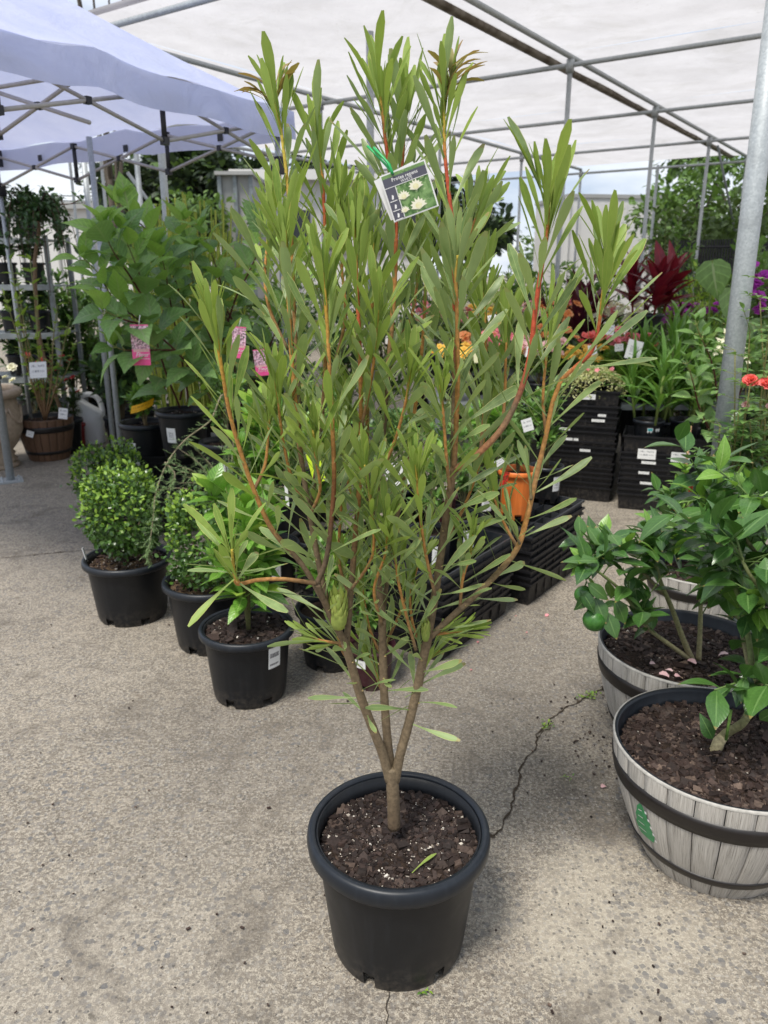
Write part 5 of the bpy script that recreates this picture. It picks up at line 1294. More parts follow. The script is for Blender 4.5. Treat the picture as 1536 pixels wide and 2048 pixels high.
# -- barrels on the right
def barrel(label, c, D, H, fill, seed, chipn, nst=26, brown=False, rb=.70, name='barrel_planter', badge=False):
    t = thing(name, label, 'barrel planter', c); c = Vector(c); R = D/2
    def rad(z): f = z/H; return R*(rb+(1-rb)*(1-(1-f)**1.75))
    me = None; gap = .010
    st_mat = 'stave_brown' if brown else 'stave'
    dth = 2*PI/nst; m = MB(); rows = 9; cols = 4; vs_ = []; uvs = []
    for j in range(rows+1):
        z = H*j/rows; r = rad(z)
        for i in range(cols+1):
            s = (i/cols-.5); g = gap/ R
            th = s*(dth*(1-.045)); bul = .0012*(1-(2*s)**2)
            vs_.append(((r+bul)*math.cos(th), (r+bul)*math.sin(th), z))
        for s in (-.5,.5):
            th = s*dth*.955; vs_.append(((r-.006)*math.cos(th), (r-.006)*math.sin(th), z))
    k = cols+3; fs = []
    for j in range(rows):
        for i in range(cols): fs.append((j*k+i, j*k+i+1, (j+1)*k+i+1, (j+1)*k+i)); uvs.append([(i/cols,j/rows),((i+1)/cols,j/rows),((i+1)/cols,(j+1)/rows),(i/cols,(j+1)/rows)])
        fs.append((j*k+cols+1, j*k, (j+1)*k, (j+1)*k+cols+1)); uvs.append([(.01,.5)]*4)
        fs.append((j*k+cols, j*k+cols+2, (j+1)*k+cols+2, (j+1)*k+cols)); uvs.append([(.01,.5)]*4)
    m.add(vs_, fs, 0, uvs); me = m.mesh('stave', [M[st_mat]])
    for i in range(nst):
        if math.sin(i*dth) > .93: pass
        o = obj('stave', me, t); o.rotation_euler = (0,0,i*dth+seed)
    liner = MB(); liner.lathe([(rad(0)-.008,.001)]+[(rad(H*j/8)-.0045, H*j/8) for j in range(1,8)]+[(R-.003,H-.004),(R-.001,H+.001),(R-.006,H+.003),(R-.010,H+.002),(R-.013,H-.006),(R-.018,H-.05),(R-.04,H*fill-.03)], 72, c)
    part('liner', liner, 'rim', t)
    lipm = MB(); lipm.lathe([(R+.0015,H-.004),(R+.002,H+.002),(R-.003,H+.0035)], 72, c); part('top_edge', lipm, st_mat+'_edge', t)
    for z0, z1 in ((.70,.845),(.165,.245)):
        b = MB(); b.lathe([(rad(H*z0)-.004,H*z0),(rad(H*z0)+.004,H*z0+.0005)]+[(rad(H*(z0+(z1-z0)*j/3))+.0045,H*(z0+(z1-z0)*j/3)) for j in (1,2)]+[(rad(H*z1)+.004,H*z1-.0005),(rad(H*z1)-.004,H*z1)], 72, c)
        part('band', b, 'band', t)
    soil_disc(t, (c.x,c.y), R-.024, c.z+H*fill, 'soil', .008, seed)
    if chipn: chips((c.x,c.y), R-.028, int(chipn*2.3), .0105, c.z+H*fill, ('chips_red','perlite'), seed+9, 'bark_mulch', t, flat=.32, frac=.05)
    if badge:
        az = math.radians(badge); mb = MB(); n = 8
        def pt(a, z): return c+Vector(((rad(z)+.0022)*math.cos(az+a/R), (rad(z)+.0022)*math.sin(az+a/R), z))
        W, Z0, Z1 = .085, H*.35, H*.685
        vs_ = [pt(-W*.1, Z1)]; poly = [(-.045,Z1-.002),(-.035,Z1-.004)]
        rowsb = 7; vs_ = []
        for j in range(rowsb+1):
            z = Z0+(Z1-Z0)*j/rowsb; hw = .040*(1-(j/rowsb))**.6*(.9 if j%2 else 1.1)*(1 if j else .55)+.004
            vs_ += [pt(-hw, z), pt(0, z), pt(hw, z)]
        mb.add(vs_, [(3*j+i, 3*j+i+1, 3*j+i+4, 3*j+i+3) for j in range(rowsb) for i in (0,1)]); bd = part('badge', mb, 'green_badge', t)
        for j in range(4):
            mb = MB(); z = Z0+.018+j*.024; hw = .030*(1-j*.2)
            mb.add([pt(-hw,z)+Vector((-.0006,-.0006,0)), pt(hw*.2,z+.004)+Vector((-.0006,-.0006,0)), pt(hw*.2,z+.0065)+Vector((-.0006,-.0006,0)), pt(-hw,z+.002)+Vector((-.0006,-.0006,0))], [(0,1,2,3)]); part('badge_line', mb, 'white_card', bd, False)
        for j in range(5):
            z = Z0+.012+j*(Z1-Z0)/5.5; hw = .040*(1-(z-Z0)/(Z1-Z0))**.6+.002; q = pt(hw,z); mb = MB()
            mb.add([pt(hw-.001,z)+Vector((-.0006,-.0006,0)), pt(hw+.006,z-.001)+Vector((-.0006,-.0006,0)), pt(hw+.005,z+.008)+Vector((-.0006,-.0006,0)), pt(hw-.002,z+.008)+Vector((-.0006,-.0006,0))], [(0,1,2,3)]); part('badge_notch', mb, 'white_card', bd, False)
    return t, c, c.z+H*fill
M['stave_edge'] = plain('grey_barrel_edge', (.44,.42,.38), .6, 0, .3, 60); M['stave_brown_edge'] = plain('brown_barrel_edge', (.16,.09,.055), .6, 0, .3, 60)
T1, B1, z1 = barrel('big grey barrel planter nearest the camera at the right with green badge', (.915,1.80,0), .575, .345, .89, 3, 2600, badge=204, rb=.63, name='barrel_planter')
T2, B2, z2 = barrel('grey barrel planter with pink petals on its soil, behind the badge barrel', (1.03,2.37,0), .585, .345, .88, 5, 1700)
T3, B3, z3 = barrel('third grey barrel planter almost hidden behind the citrus leaves', (1.38,3.2,0), .40, .30, .88, 8, 500)
def citrus(t, c, z, paths, seed, size, nlf, fruits=(), yk=.2, spread=.13, twigs=7, limit=300):
    rg = random.Random(seed); mb = MB(); lv = Leaves(seed)
    tw = []
    for q, r0 in paths:
        p = smooth_path(q, 6); m = len(p); mb.tube(p, [r0*(1-.6*k/(m-1))*(1+.05*math.sin(k*2)) for k in range(m)], 10, [lerp((.30,.26,.16),(.10,.17,.05), (k/(m-1))**.8) for k in range(m)])
        for k in range(twigs):
            f = rg.uniform(.30,1); s_ = p[int(f*(m-1))]; d = rv(rg); d.z = abs(d.z)*.7+.05; d.normalize(); e_ = s_+d*spread*rg.uniform(.6,1.5); tw.append((s_, e_))
            mb.tube([s_, s_.lerp(e_,.5)+Vector((0,0,.01)), e_], [r0*.28, r0*.22, r0*.14], 6, [(.10,.17,.05)]*3)
        tw.append((p[-3], p[-1]))
    for s_, e_ in tw:
        young = rg.random() < yk; n = int(nlf*rg.uniform(.7,1.3))
        for k in range(n):
            f = .25+.75*(k+.5)/n; d0 = (e_-s_).normalized(); th = k*2.4+rg.random(); a = d0.orthogonal().normalized(); b = d0.cross(a); rad = a*math.cos(th)+b*math.sin(th)
            d = d0*(.2+.7*f)+rad*1.0+rv(rg,.2)+Vector((0,0,-.1)); kd = 'cit_y' if (young and f > .5) else 'cit'
            lv.add(kd, s_.lerp(e_,f), d, UPV*1.1+rad*.2+rv(rg,.3), size*rg.uniform(.65,1.15)*(.8 if kd == 'cit_y' else 1))
    part('stem', mb, 'bark', t)
    for (p, r) in fruits:
        m_ = MB(); prof = [(.001,-1),(.35,-.94),(.68,-.74),(.92,-.38),(1,0),(.93,.36),(.70,.70),(.36,.92),(.12,.96),(.001,.92)]
        m_.lathe([(a*r, b*r*.96) for a, b in prof], 20, p); fr = part('fruit', m_, 'lime_skin', t)
        s2 = MB(); s2.tube([Vector(p)+Vector((0,0,r*.88)), Vector(p)+Vector((.005,0,r*1.5))], .0025, 6); part('fruit_stalk', s2, 'lf_mid', fr)
    lv.finish(t, limit, 24)
b1 = G(1424,1502,z1)
PP = P
citrus(T1, B1, z1, [([b1+Vector((0,0,-.01)), b1+Vector((.035,.02,.035)), PP(1490,1440,1.78), PP(1505,1380,1.80), PP(1500,1300,1.84), PP(1480,1200,1.88), PP(1440,1120,1.92)], .0135),
    ([PP(1500,1385,1.80), PP(1545,1330,1.76), PP(1580,1220,1.80), PP(1560,1100,1.86), PP(1530,1010,1.9)], .011),
    ([PP(1505,1370,1.80), PP(1480,1250,1.95), PP(1450,1180,2.05), PP(1440,1080,2.1)], .008),
    ([PP(1575,1230,1.80), PP(1500,1150,1.75), PP(1470,1070,1.78)], .007),
    ([PP(1580,1200,1.9), PP(1500,1090,2.0), PP(1440,1020,2.05), PP(1420,990,2.1)], .007),
    ([PP(1580,1300,1.9), PP(1640,1200,1.9), PP(1660,1050,1.95)], .009)], 61, .108, 7, yk=.30, spread=.15, twigs=9, limit=300)
def single_leaf():
    lv = Leaves(62); lv.add('cit', PP(1425,1478,1.735), (-.55,.05,.85), (0,-1,.25), .082); lv.add('cit', PP(1520,1440,1.70), (.3,-.4,.7), (0,-1,.5), .085)
    lv.finish(T1, 5, 10)
    m_ = MB(); m_.tube([PP(1452,1480,1.76), PP(1462,1420,1.765)], .004, 8, [(.10,.20,.04)]*2); part('cut_shoot', m_, 'bark', T1)
    s = G(1430,1500,z1)
    m_ = MB(); m_.tube([s+Vector((0,0,-.01)), s+Vector((.012,.01,.02)), s+Vector((.035,.02,.04))], [.017,.016,.012], 12, [(.36,.32,.20)]*3); part('rootstock', m_, 'bark', T1)
single_leaf()
b2 = G(1385,1322,z2)
citrus(T2, B2, z2, [([b2, PP(1365,1275,2.30), PP(1345,1220,2.28), PP(1320,1160,2.26), PP(1305,1100,2.30), PP(1295,1060,2.32)], .0105),
    ([b2, PP(1340,1290,2.28), PP(1290,1250,2.24), PP(1250,1190,2.2), PP(1205,1150,2.18), PP(1165,1125,2.18)], .008),
    ([PP(1330,1190,2.27), PP(1280,1140,2.3), PP(1235,1110,2.3), PP(1200,1100,2.3)], .006),
    ([b2+Vector((.02,0,0)), PP(1400,1260,2.34), PP(1400,1180,2.36), PP(1385,1110,2.38), PP(1360,1050,2.4)], .009),
    ([PP(1400,1200,2.36), PP(1445,1150,2.4), PP(1460,1090,2.45), PP(1450,1030,2.5)], .007)], 63, .100, 6,
    fruits=[(tuple(PP(1189,1240,2.14)), .036), (tuple(PP(1168,1190,2.17)), .030), (tuple(PP(1500,1185,2.2)), .033)], yk=.22, spread=.12, twigs=8)
def dangling():
    lv = Leaves(64); rg = random.Random(64)
    for px, py in ((1190,1195),(1175,1165),(1205,1200),(1160,1180),(1215,1225),(1185,1180),(1230,1200)):
        lv.add('cit', PP(px,py,2.13+rg.uniform(0,.03)), (rg.uniform(-.7,.7),rg.uniform(-.4,0),rg.uniform(-1,-.5)), (0,-1,.4), .085)
    lv.add('cit', PP(1195,1122,2.17), (-1,.05,-.02), (.0,-.4,1), .11)
    lv.finish(T2, 20, 10)
dangling()
b3 = Vector((B3.x,B3.y,z3)); 
citrus(T3, B3, z3, [([b3, b3+Vector((-.05,0,.25)), b3+Vector((-.10,0,.5))], .010), ([b3, b3+Vector((.10,0,.3)), b3+Vector((.16,.05,.6))], .010), ([b3, b3+Vector((.02,-.1,.25)), b3+Vector((.05,-.12,.48))], .009)], 65, .085, 9, yk=.5, spread=.16, twigs=12)
def petals():
    rg = random.Random(70); k = K['p_pale']
    def put(p, s, lab, kd='p_pale'):
        k = K[kd]; o = bpy.data.objects.new('fallen_petal', k.meshes[rg.randrange(5)]); COL.objects.link(o)
        o.matrix_world = Matrix.Translation(p) @ Matrix.Rotation(rg.uniform(0,6.28),4,'Z') @ Matrix.Rotation(rg.uniform(-.3,.3),4,'X') @ Matrix.Scale(s,4)
        o['label'] = lab; o['category'] = 'petal'; o['group'] = 'fallen pink petals'
    for px, py in ((1318,1350),(1345,1345),(1350,1355),(1385,1375),(1370,1372),(1400,1370),(1420,1375),(1335,1372),(1300,1330),(1392,1330),(1456,1310)):
        put(G(px,py,z2+.016)+Vector((0,0,.004)), rg.uniform(.018,.034), 'pale pink petal lying on the bark mulch of the second grey barrel')
    for px, py, lab in ((1203,1575,'pale pink petal on the concrete left of the badge barrel'),(1096,1228,'bright pink petal on the concrete before the grey topped tray stack'),):
        put(G(px,py,.008), .020, lab, 'p_pale' if px > 1150 else 'p_pink')
    for px, py in ((1030,1232),(1055,1265),(970,1270),(940,1340),(955,1285)): put(G(px,py,.006), .010, 'tiny pink petal scrap on the bare concrete before the tray stacks', 'p_pink')
    litter = MB(); 
    for i in range(260):
        px, py = rg.uniform(20,1500), rg.uniform(1080,2040); p = G(px,py,.006); s = rg.uniform(.002,.006)
        if rg.random() < .35: p = G(1180+rg.gauss(0,55), 1470+rg.gauss(0,45), .006)
        litter.box(p, (s, s*rg.uniform(.4,2), s*.6), Matrix.Rotation(rg.random()*3,3,'Z'))
    solo('grit', litter, 'chips_red', 'scattered dark grit and bark crumbs on the concrete floor', 'debris', (0,0,0), False, kind='stuff')
petals()

# ================================================================== LEFT BACK CORNER
def hydrangea(label, Y, base_px, paths, size, seed, kinds=('hyd','hyd_y'), potD=.33, potH=.28, z=None, young=.35, gapm=.075, side=True, blooms=()):
    rg = random.Random(seed); q = P(base_px[0], base_px[1], Y); z0 = q.z-potH*.88 if z is None else z
    c = Vector((q.x, Y, z0)); t = thing('hydrangea', label, 'potted shrub', c); zs = pot(t, c, potD, potH, segs=32, seed=seed, chipn=160, chipsize=.014, frac=.3)
    wl(t, c, potD, potH, -108, .06, .10, .19)
    mb = MB(); lv = Leaves(seed)
    for pts in paths:
        w = [P(x, y, Y+dy) for x, y, dy in pts]; p = smooth_path(w, 5); m = len(p)
        mb.tube(p, [.0065*(1-.5*k/(m-1)) for k in range(m)], 7, [lerp((.075,.022,.018), (.20,.26,.08), max(0,(k/(m-1)-.55)/.45)) for k in range(m)])
        L = 0; nxt = .10; th = rg.uniform(0,3); tot = sum((b-a).length for a,b in zip(p[:-1],p[1:]))
        for a, b in zip(p[:-1], p[1:]):
            L += (b-a).length
            while L > nxt:
                f = nxt/tot; nxt += gapm*rg.uniform(.8,1.3)*(1.1-.5*f); th += PI/2+rg.uniform(-.3,.3); d0 = (b-a).normalized()
                u = d0.orthogonal().normalized(); v = d0.cross(u); r0 = u*math.cos(th)+v*math.sin(th)
                for s in (-1,1):
                    r_ = r0*s; d = r_*1.0+d0*(.25+.5*f)+Vector((0,-.25,-.05)); st0 = b; st1 = b+d.normalized()*.03
                    mb.tube([st0,st1], .0022, 5, [(.30,.34,.12)]*2, False)
                    lv.add(kinds[1] if f > 1-young and rg.random() < .7 else kinds[0], st1, d, UPV+Vector((0,-.5,0))+rv(rg,.3), size*rg.uniform(.75,1.1)*(1 if f < .92 else .75))
        for k in range(4):
            th = k*PI/2+rg.random(); lv.add(kinds[1], p[-1], Vector((math.cos(th)*.7,math.sin(th)*.7,.8)), UPV, size*rg.uniform(.45,.75))
    for (bx, by, bY, n, L) in blooms:
        cc = P(bx, by, bY)
        for k in range(n):
            f = rg.random(); o_ = Vector((rg.gauss(0,.035)*(1.1-f), rg.gauss(0,.03), L*(f-.5))); 
            fl_head(lv, 'p_white', cc+o_, .016, rg, 1, 4)
    part('stem', mb, 'bark', t); lv.finish(t, 300, 22); return t
hydrangea('large leafy hydrangea arching left above the pink picture tags', 4.7, (365,830), [
    [(430,815,0),(400,760,-.1),(350,700,-.2),(290,650,-.25),(230,600,-.3),(195,545,-.3),(170,520,-.3)],
    [(360,815,0),(330,740,-.1),(305,650,-.15),(290,580,-.15),(268,520,-.2),(245,460,-.2)],
    [(300,620,-.15),(265,560,-.25),(225,500,-.3),(205,450,-.3)],
    [(380,815,0),(360,700,.05),(340,600,.05),(330,540,0),(315,490,0)],
    [(350,700,-.2),(300,700,-.3),(250,700,-.35),(225,690,-.35)],
    [(360,800,0),(380,680,.1),(350,560,.15),(300,470,.15),(260,430,.1),(235,408,.1)],
    [(290,650,-.25),(250,640,-.4),(205,620,-.45)]], .225, 101, gapm=.085)
hydrangea('second hydrangea rising beside the right pink tag behind the protea', 5.0, (450,840), [
    [(455,830,0),(470,740,0),(455,640,0),(440,560,0),(420,500,0),(400,455,0)],
    [(470,830,0),(520,740,.1),(560,640,.1),(590,560,.1),(600,500,.1)],
    [(440,700,0),(470,600,-.1),(500,540,-.1),(520,490,-.1),(520,450,0)],
    [(470,650,0),(430,580,.1),(360,500,.2),(370,440,.2)],
    [(455,800,0),(430,700,-.1),(400,620,-.15),(385,560,-.15),(385,500,-.1)]], .20, 102, gapm=.085)
def pink_tag(px, py, Y, rot, lab, w=.094, h=.215):
    c = P(px, py, Y); ux = Vector((math.cos(rot),.1,math.sin(rot))); uy = Vector((-math.sin(rot),.05,math.cos(rot))); t = thing('plant_tag', lab, 'plant tag', c)
    ux.normalize(); uy = (uy-ux*uy.dot(ux)).normalized(); n = ux.cross(uy); n = n if n.y < 0 else -n
    card(t, 'card', c, ux, uy, w, h, 'pink_ink', .001)
    def quad(nm, x0,x1,y0,y1, mat, k):
        mb = MB(); mb.add([c+ux*w*(a-.5)+uy*h*(b-.5)+n*(.0012+.0006*k) for a,b in ((x0,y0),(x1,y0),(x1,y1),(x0,y1))], [(0,1,2,3)]); part(nm, mb, mat, t, False)
    quad('printed_photo', .0,1.,.40,.97,'pink_photo',0); quad('pale_fade', .08,.95,.33,.41,'petal_pale',0); quad('divider_line', .05,.95,.155,.165,'white_card',1)
    text_mesh('Fleur', c+ux*w*.05+uy*h*(.26-.5), ux, uy, w*.36, 'white_card', t, .003, shear=.3)
    mb = MB(); mb.tube([c+uy*h*.48+n*.002, c+uy*(h*.5+.05)+ux*.01], .002, 5); part('tie', mb, 'white_card', t)
pink_tag(281,690,4.25,0.0,'left pink picture tag with white script hanging from the hydrangea')
pink_tag(477,685,4.6,-.08,'right pink picture tag partly covered by a protea shoot', .082,.18)
pink_tag(523,725,4.8,.10,'lowest pink picture tag deep among dark rose leaves', .085,.16)
# pots on trays at left back
sL = Vector((P(265,900,4.95).x, 4.95, 0)); zl = stack(sL, .18, .46, .34, 9, .04, .11, 'in the stack under the yellow taped pot', seed=12, jit=.004, stick=.0, topst=[('y',.04,.05,.06,.06,'sticker')])
def nested_pot(lab, px, Y, z, D, H, seed, sticker=None, fill=.88, **kw):
    c = Vector((P(px,800,Y).x, Y, z)); t = thing('potted_plant', lab, 'potted plant', c); zs = pot(t, c, D, H, segs=40, seed=seed, chipn=120, chipsize=.012, fill=fill)
    if sticker: wl(t, c, D, H, sticker, .05, H*.30, H*.62)
    return t, c, zs
t, c, zs = nested_pot('dark grey pot of rounded glossy leaves with yellow printed tape, on a tray', 286, 4.95, zl-.095, .335, .30, 121, -112)
shrub(t, (c.x,c.y,zs-.02), .30, .15, ('gard','mid'), .062, 7, 6, 10, 122, (.2,.14,.09), .005, zlo=.4)
mb = MB(); pth = [P(262,820,4.74), P(275,817,4.74), P(292,811,4.75), P(307,803,4.80)]
vs_ = []; 
for p_ in pth: vs_ += [p_+Vector((-.006,0,-.024)), p_+Vector((.006,0,.024))]
mb.add(vs_, [(2*i,2*i+2,2*i+3,2*i+1) for i in range(3)], 0, [[(i/3,0),((i+1)/3,0),((i+1)/3,1),(i/3,1)] for i in range(3)])
tp_ = thing('yellow_tape', 'yellow printed tape tied round the stem in the glossy leaved pot', 'tape', P(285,815,4.74)); part('strip', mb, 'yellow_tape', tp_)
sL2 = Vector((P(372,920,4.75).x, 4.75, 0)); zl2 = stack(sL2, .18, .42, .34, 7, .04, .11, 'in the stack under the hydrangea pots', seed=13, jit=.004, stick=.0)
t, c, zs = nested_pot('third dark pot at the right end of the hydrangea row', 445, 4.5, .32, .31, .28, 123, -75)
shrub(t, (c.x,c.y,zs), .5, .2, ('mid','lime'), .06, 6, 5, 9, 124)
# upright yellow green canes
def canes(lab, px, py, Y, n, h, spread, seed):
    c = Vector((P(px,py,Y).x, Y, 0)); t = thing('cane_grass', lab, 'reeds', c); zs = pot(t, c, .36, .34, segs=28, seed=seed); rg = random.Random(seed); mb = MB(); lv = Leaves(seed)
    for i in range(n):
        a = rg.uniform(0,6.28); r = .13*math.sqrt(rg.random()); b = Vector((c.x+r*math.cos(a), c.y+r*math.sin(a), zs)); hh = h*rg.uniform(.6,1); e = b+Vector((math.cos(a)*spread*rg.random(), math.sin(a)*spread*rg.random(), hh))
        g = lerp((.26,.36,.05),(.46,.50,.10),rg.random()); mb.tube(smooth_path([b, b.lerp(e,.5)+Vector((0,0,.03)), e],3), .0055, 5, [g]*7, False)
        for k in range(3): lv.add('cane', b.lerp(e,.4+.2*k), Vector((rg.uniform(-.5,.5),rg.uniform(-.5,.5),.8)), UPV+rv(rg,.5), rg.uniform(.15,.3))
    part('canes', mb, 'bark', t, kind='stuff'); lv.finish(t, 0, 999)
canes('upright yellow green reeds between the two pink tags', 410, 600, 5.7, 110, 1.75, .22, 131)
canes('sparser yellow reeds left of the reed clump, above the taped pot', 335, 600, 6.1, 50, 1.8, .25, 132)

# brown barrel with bare stems, urn, jug, red pots
T4, B4, z4 = barrel('brown half barrel planter with bare stemmed shrub, beside the sandstone urn', (P(98,900,6.62).x, 6.62, 0), .46, .36, .9, 11, 160, 20, brown=True)
def sticks():
    rg = random.Random(140); mb = MB(); lv = Leaves(140); b = Vector((B4.x,B4.y,z4))
    tips = [(20,520),(35,560),(75,600),(115,610),(140,640),(150,690),(30,640),(60,520),(8,590),(95,680)]
    for i, (x, y) in enumerate(tips):
        e = P(x, y, 6.5+rg.uniform(-.2,.2)); p = smooth_path([b, b.lerp(e,.35)+Vector((rg.uniform(-.03,.03),0,.02)), b.lerp(e,.7)+rv(rg,.03), e], 4); m = len(p)
        mb.tube(p, [.008*(1-.6*k/(m-1)) for k in range(m)], 6, [lerp((.34,.20,.12),(.24,.27,.12),k/(m-1)) for k in range(m)])
        for k in range(3, m):
            for s in range(2):
                d = Vector((rg.uniform(-1,1), rg.uniform(-.6,.6), rg.uniform(.0,.5))); lv.add('lime' if rg.random() < .65 else 'mid', p[k], d, UPV+rv(rg,.3), rg.uniform(.06,.11))
    part('stem', mb, 'bark', T4); lv.finish(T4, 300, 20)
sticks()
upright_card('white handwritten card tilted among the bare stems', 76, 740, 6.35, .14, .13, 'paper', .06, .3)
upright_card('small white label stuck upright in the brown barrel', 126, 827, 6.42, .075, .09, 'paper', -.12, .2)
upright_card('white tag hanging over the front rim of the brown barrel', 60, 868, 6.36, .06, .05, 'paper', -.3, .2)
def fl_pot(lab, px, py, Y, D, H, mat, h, r, kinds, sz, fk, fn, fs, seed, z=0.):
    c = Vector((P(px,py,Y).x, Y, z)); t = thing('flowering_plant', lab, 'flowering plant', c); zs = pot(t, c, D, H, mat, mat if mat != 'black' else 'rim', segs=24, seed=seed)
    shrub(t, (c.x,c.y,zs), h, r, kinds, sz, 6, 5, 9, seed, (.15,.11,.06), .004)
    rg = random.Random(seed); lv = Leaves(seed)
    for i in range(fn):
        a = rg.uniform(0,6.28); rr = r*math.sqrt(rg.random()); fl_head(lv, fk, Vector((c.x+rr*math.cos(a), c.y+rr*math.sin(a), zs+h*rg.uniform(.72,1.08))), fs*rg.uniform(.7,1.2), rg)
    lv.finish(t, 300, 16, 'petal', 'petals'); return t
fl_pot('small bush with dark pink flowers behind the brown barrel', 108, 820, 6.95, .24, .22, 'red_pl', .62, .20, ('dark','mid'), .05, 'p_red', 16, .035, 141)
fl_pot('low dark plant with white flowers leaning over the jug', 70, 830, 7.15, .26, .22, 'black', .50, .25, ('dark','dark'), .05, 'p_white', 9, .04, 142)
fl_pot('red pot of twiggy dark foliage between brown barrel and jug', 152, 870, 7.05, .19, .22, 'red_pl', .45, .12, ('dark','mid'), .04, 'p_red', 3, .03, 143)
def urn():
    c = Vector((P(-18,900,6.3).x, 6.3, 0)); t = thing('stone_urn', 'pale sandstone urn with rolled lip at the left edge behind the steel pole', 'urn', c)
    mb = MB(); mb.lathe([(.001,.0),(.20,.0),(.21,.02),(.175,.035),(.20,.06),(.17,.085),(.185,.11),(.165,.13),(.22,.20),(.265,.30),(.27,.42),(.245,.54),(.25,.57)], 48, c); part('bowl', mb, 'sand', t)
    mb = MB(); mb.lathe([(.25,.57),(.285,.585),(.30,.61),(.295,.635),(.265,.65),(.24,.64),(.235,.60),(.23,.5),(.001,.48)], 48, c); part('lip', mb, 'sand', t)
    for k in range(7):
        a0 = 2*PI*k/7; mb = MB(); mb.tube([c+Vector(((.275-.012*abs(s))*math.cos(a0+s*.42),(.275-.012*abs(s))*math.sin(a0+s*.42),.50-.13*(1-s*s))) for s in [i/5-1 for i in range(11)]], .012, 6); part('swag', mb, 'sand', t)
    t2 = thing('dark_pot', 'dark flared pot standing inside the sandstone urn', 'pot', c+Vector((-.02,0,.485))); pot(t2, c+Vector((-.02,0,.485)), .36, .26, segs=32)
urn()
def jug():
    c = Vector((P(174,850,7.25).x, 7.25, 0)); t = thing('white_jug', 'white plastic jug with moulded handle standing behind the brown barrel', 'jug', c)
    R = Matrix.Rotation(.25,3,'Z'); mb = MB(); W, Dp = .155, .11
    def ring(z, sx, sy, ox=0): 
        out = []
        for k in range(24):
            a = 2*PI*k/24; cx, sy_ = math.cos(a), math.sin(a); e_ = .55
            out.append(c+R@Vector((ox+sx*math.copysign(abs(cx)**e_,cx), sy*math.copysign(abs(sy_)**e_,sy_), z)))
        return out
    prof = [(0,.14,.10,0),(.01,.155,.11,0),(.26,.155,.11,0),(.30,.15,.105,0),(.36,.10,.09,-.045),(.43,.05,.06,-.08),(.47,.035,.035,-.09),(.49,.035,.035,-.09)]
    vs_ = []; 
    for z, sx, sy, ox in prof: vs_ += ring(z, sx, sy, ox)
    n = len(prof); mb.add(vs_, [(i*24+k, i*24+(k+1)%24, (i+1)*24+(k+1)%24, (i+1)*24+k) for i in range(n-1) for k in range(24)]+[tuple(range(24))[::-1], tuple(range((n-1)*24, n*24))]); part('body', mb, 'white_pl', t)
    mb = MB(); mb.tube(smooth_path([c+R@Vector(q) for q in ((-.04,0,.44),(.05,0,.46),(.12,0,.42),(.15,0,.33),(.15,0,.22))],5), .024, 10); part('handle', mb, 'white_pl', t)
    mb = MB(); mb.lathe([(.001,.03),(.036,.028),(.04,.0),(.04,-.01)], 16, c+R@Vector((-.09,0,.492))); part('cap', mb, 'white_pl', t)
jug()
def shelf():
    Y = 7.1; xa, xb = P(-120,545,Y).x, P(103,545,Y).x; t = thing('metal_shelf', 'grey metal plant shelving at the far left edge', 'shelving', (xb,Y,0))
    for x in (xa, xb-.02):
        for y in (Y, Y+.5): mb = MB(); mb.box((x,y,.93), (.035,.035,1.86)); part('upright', mb, 'steel_frame', t, False)
    for py in (482, 575, 672, 760):
        z = P(50,py,Y).z; mb = MB(); mb.box(((xa+xb)/2,Y-.03,z), (xb-xa,.025,.045)); mb.box(((xa+xb)/2,Y+.24,z+.012), (xb-xa-.02,.5,.012)); part('shelf_board', mb, 'steel_frame', t, False)
    labs = ['dark pot with drooping twigs on the top shelf, inner end','shaggy dark pot plant on the top shelf at the frame edge','dark leafy pot on the second shelf by the upright','grey haired hanging pot on the second shelf','dark leafy pot on the third shelf beside the upright','green leafed pot on the third shelf near the frame edge','tall dark plant on the lowest shelf by the upright','broad leaved plant on the lowest shelf near the frame edge']
    i = 0
    for py in (482, 575, 672, 760):
        for px in (68, 12):
            z = P(50,py,Y).z+.022; c = Vector((P(px,545,Y+.22).x, Y+.22, z)); t2 = thing('shelf_plant', labs[i], 'potted plant', c); zs = pot(t2, c, .21, .19, segs=24, seed=i)
            shrub(t2, (c.x,c.y,zs), .22, .16, ('dark','mid' if i%2 else 'dark'), .06, 5, 5, 8, 150+i, (.08,.05,.04), .004); i += 1
shelf()
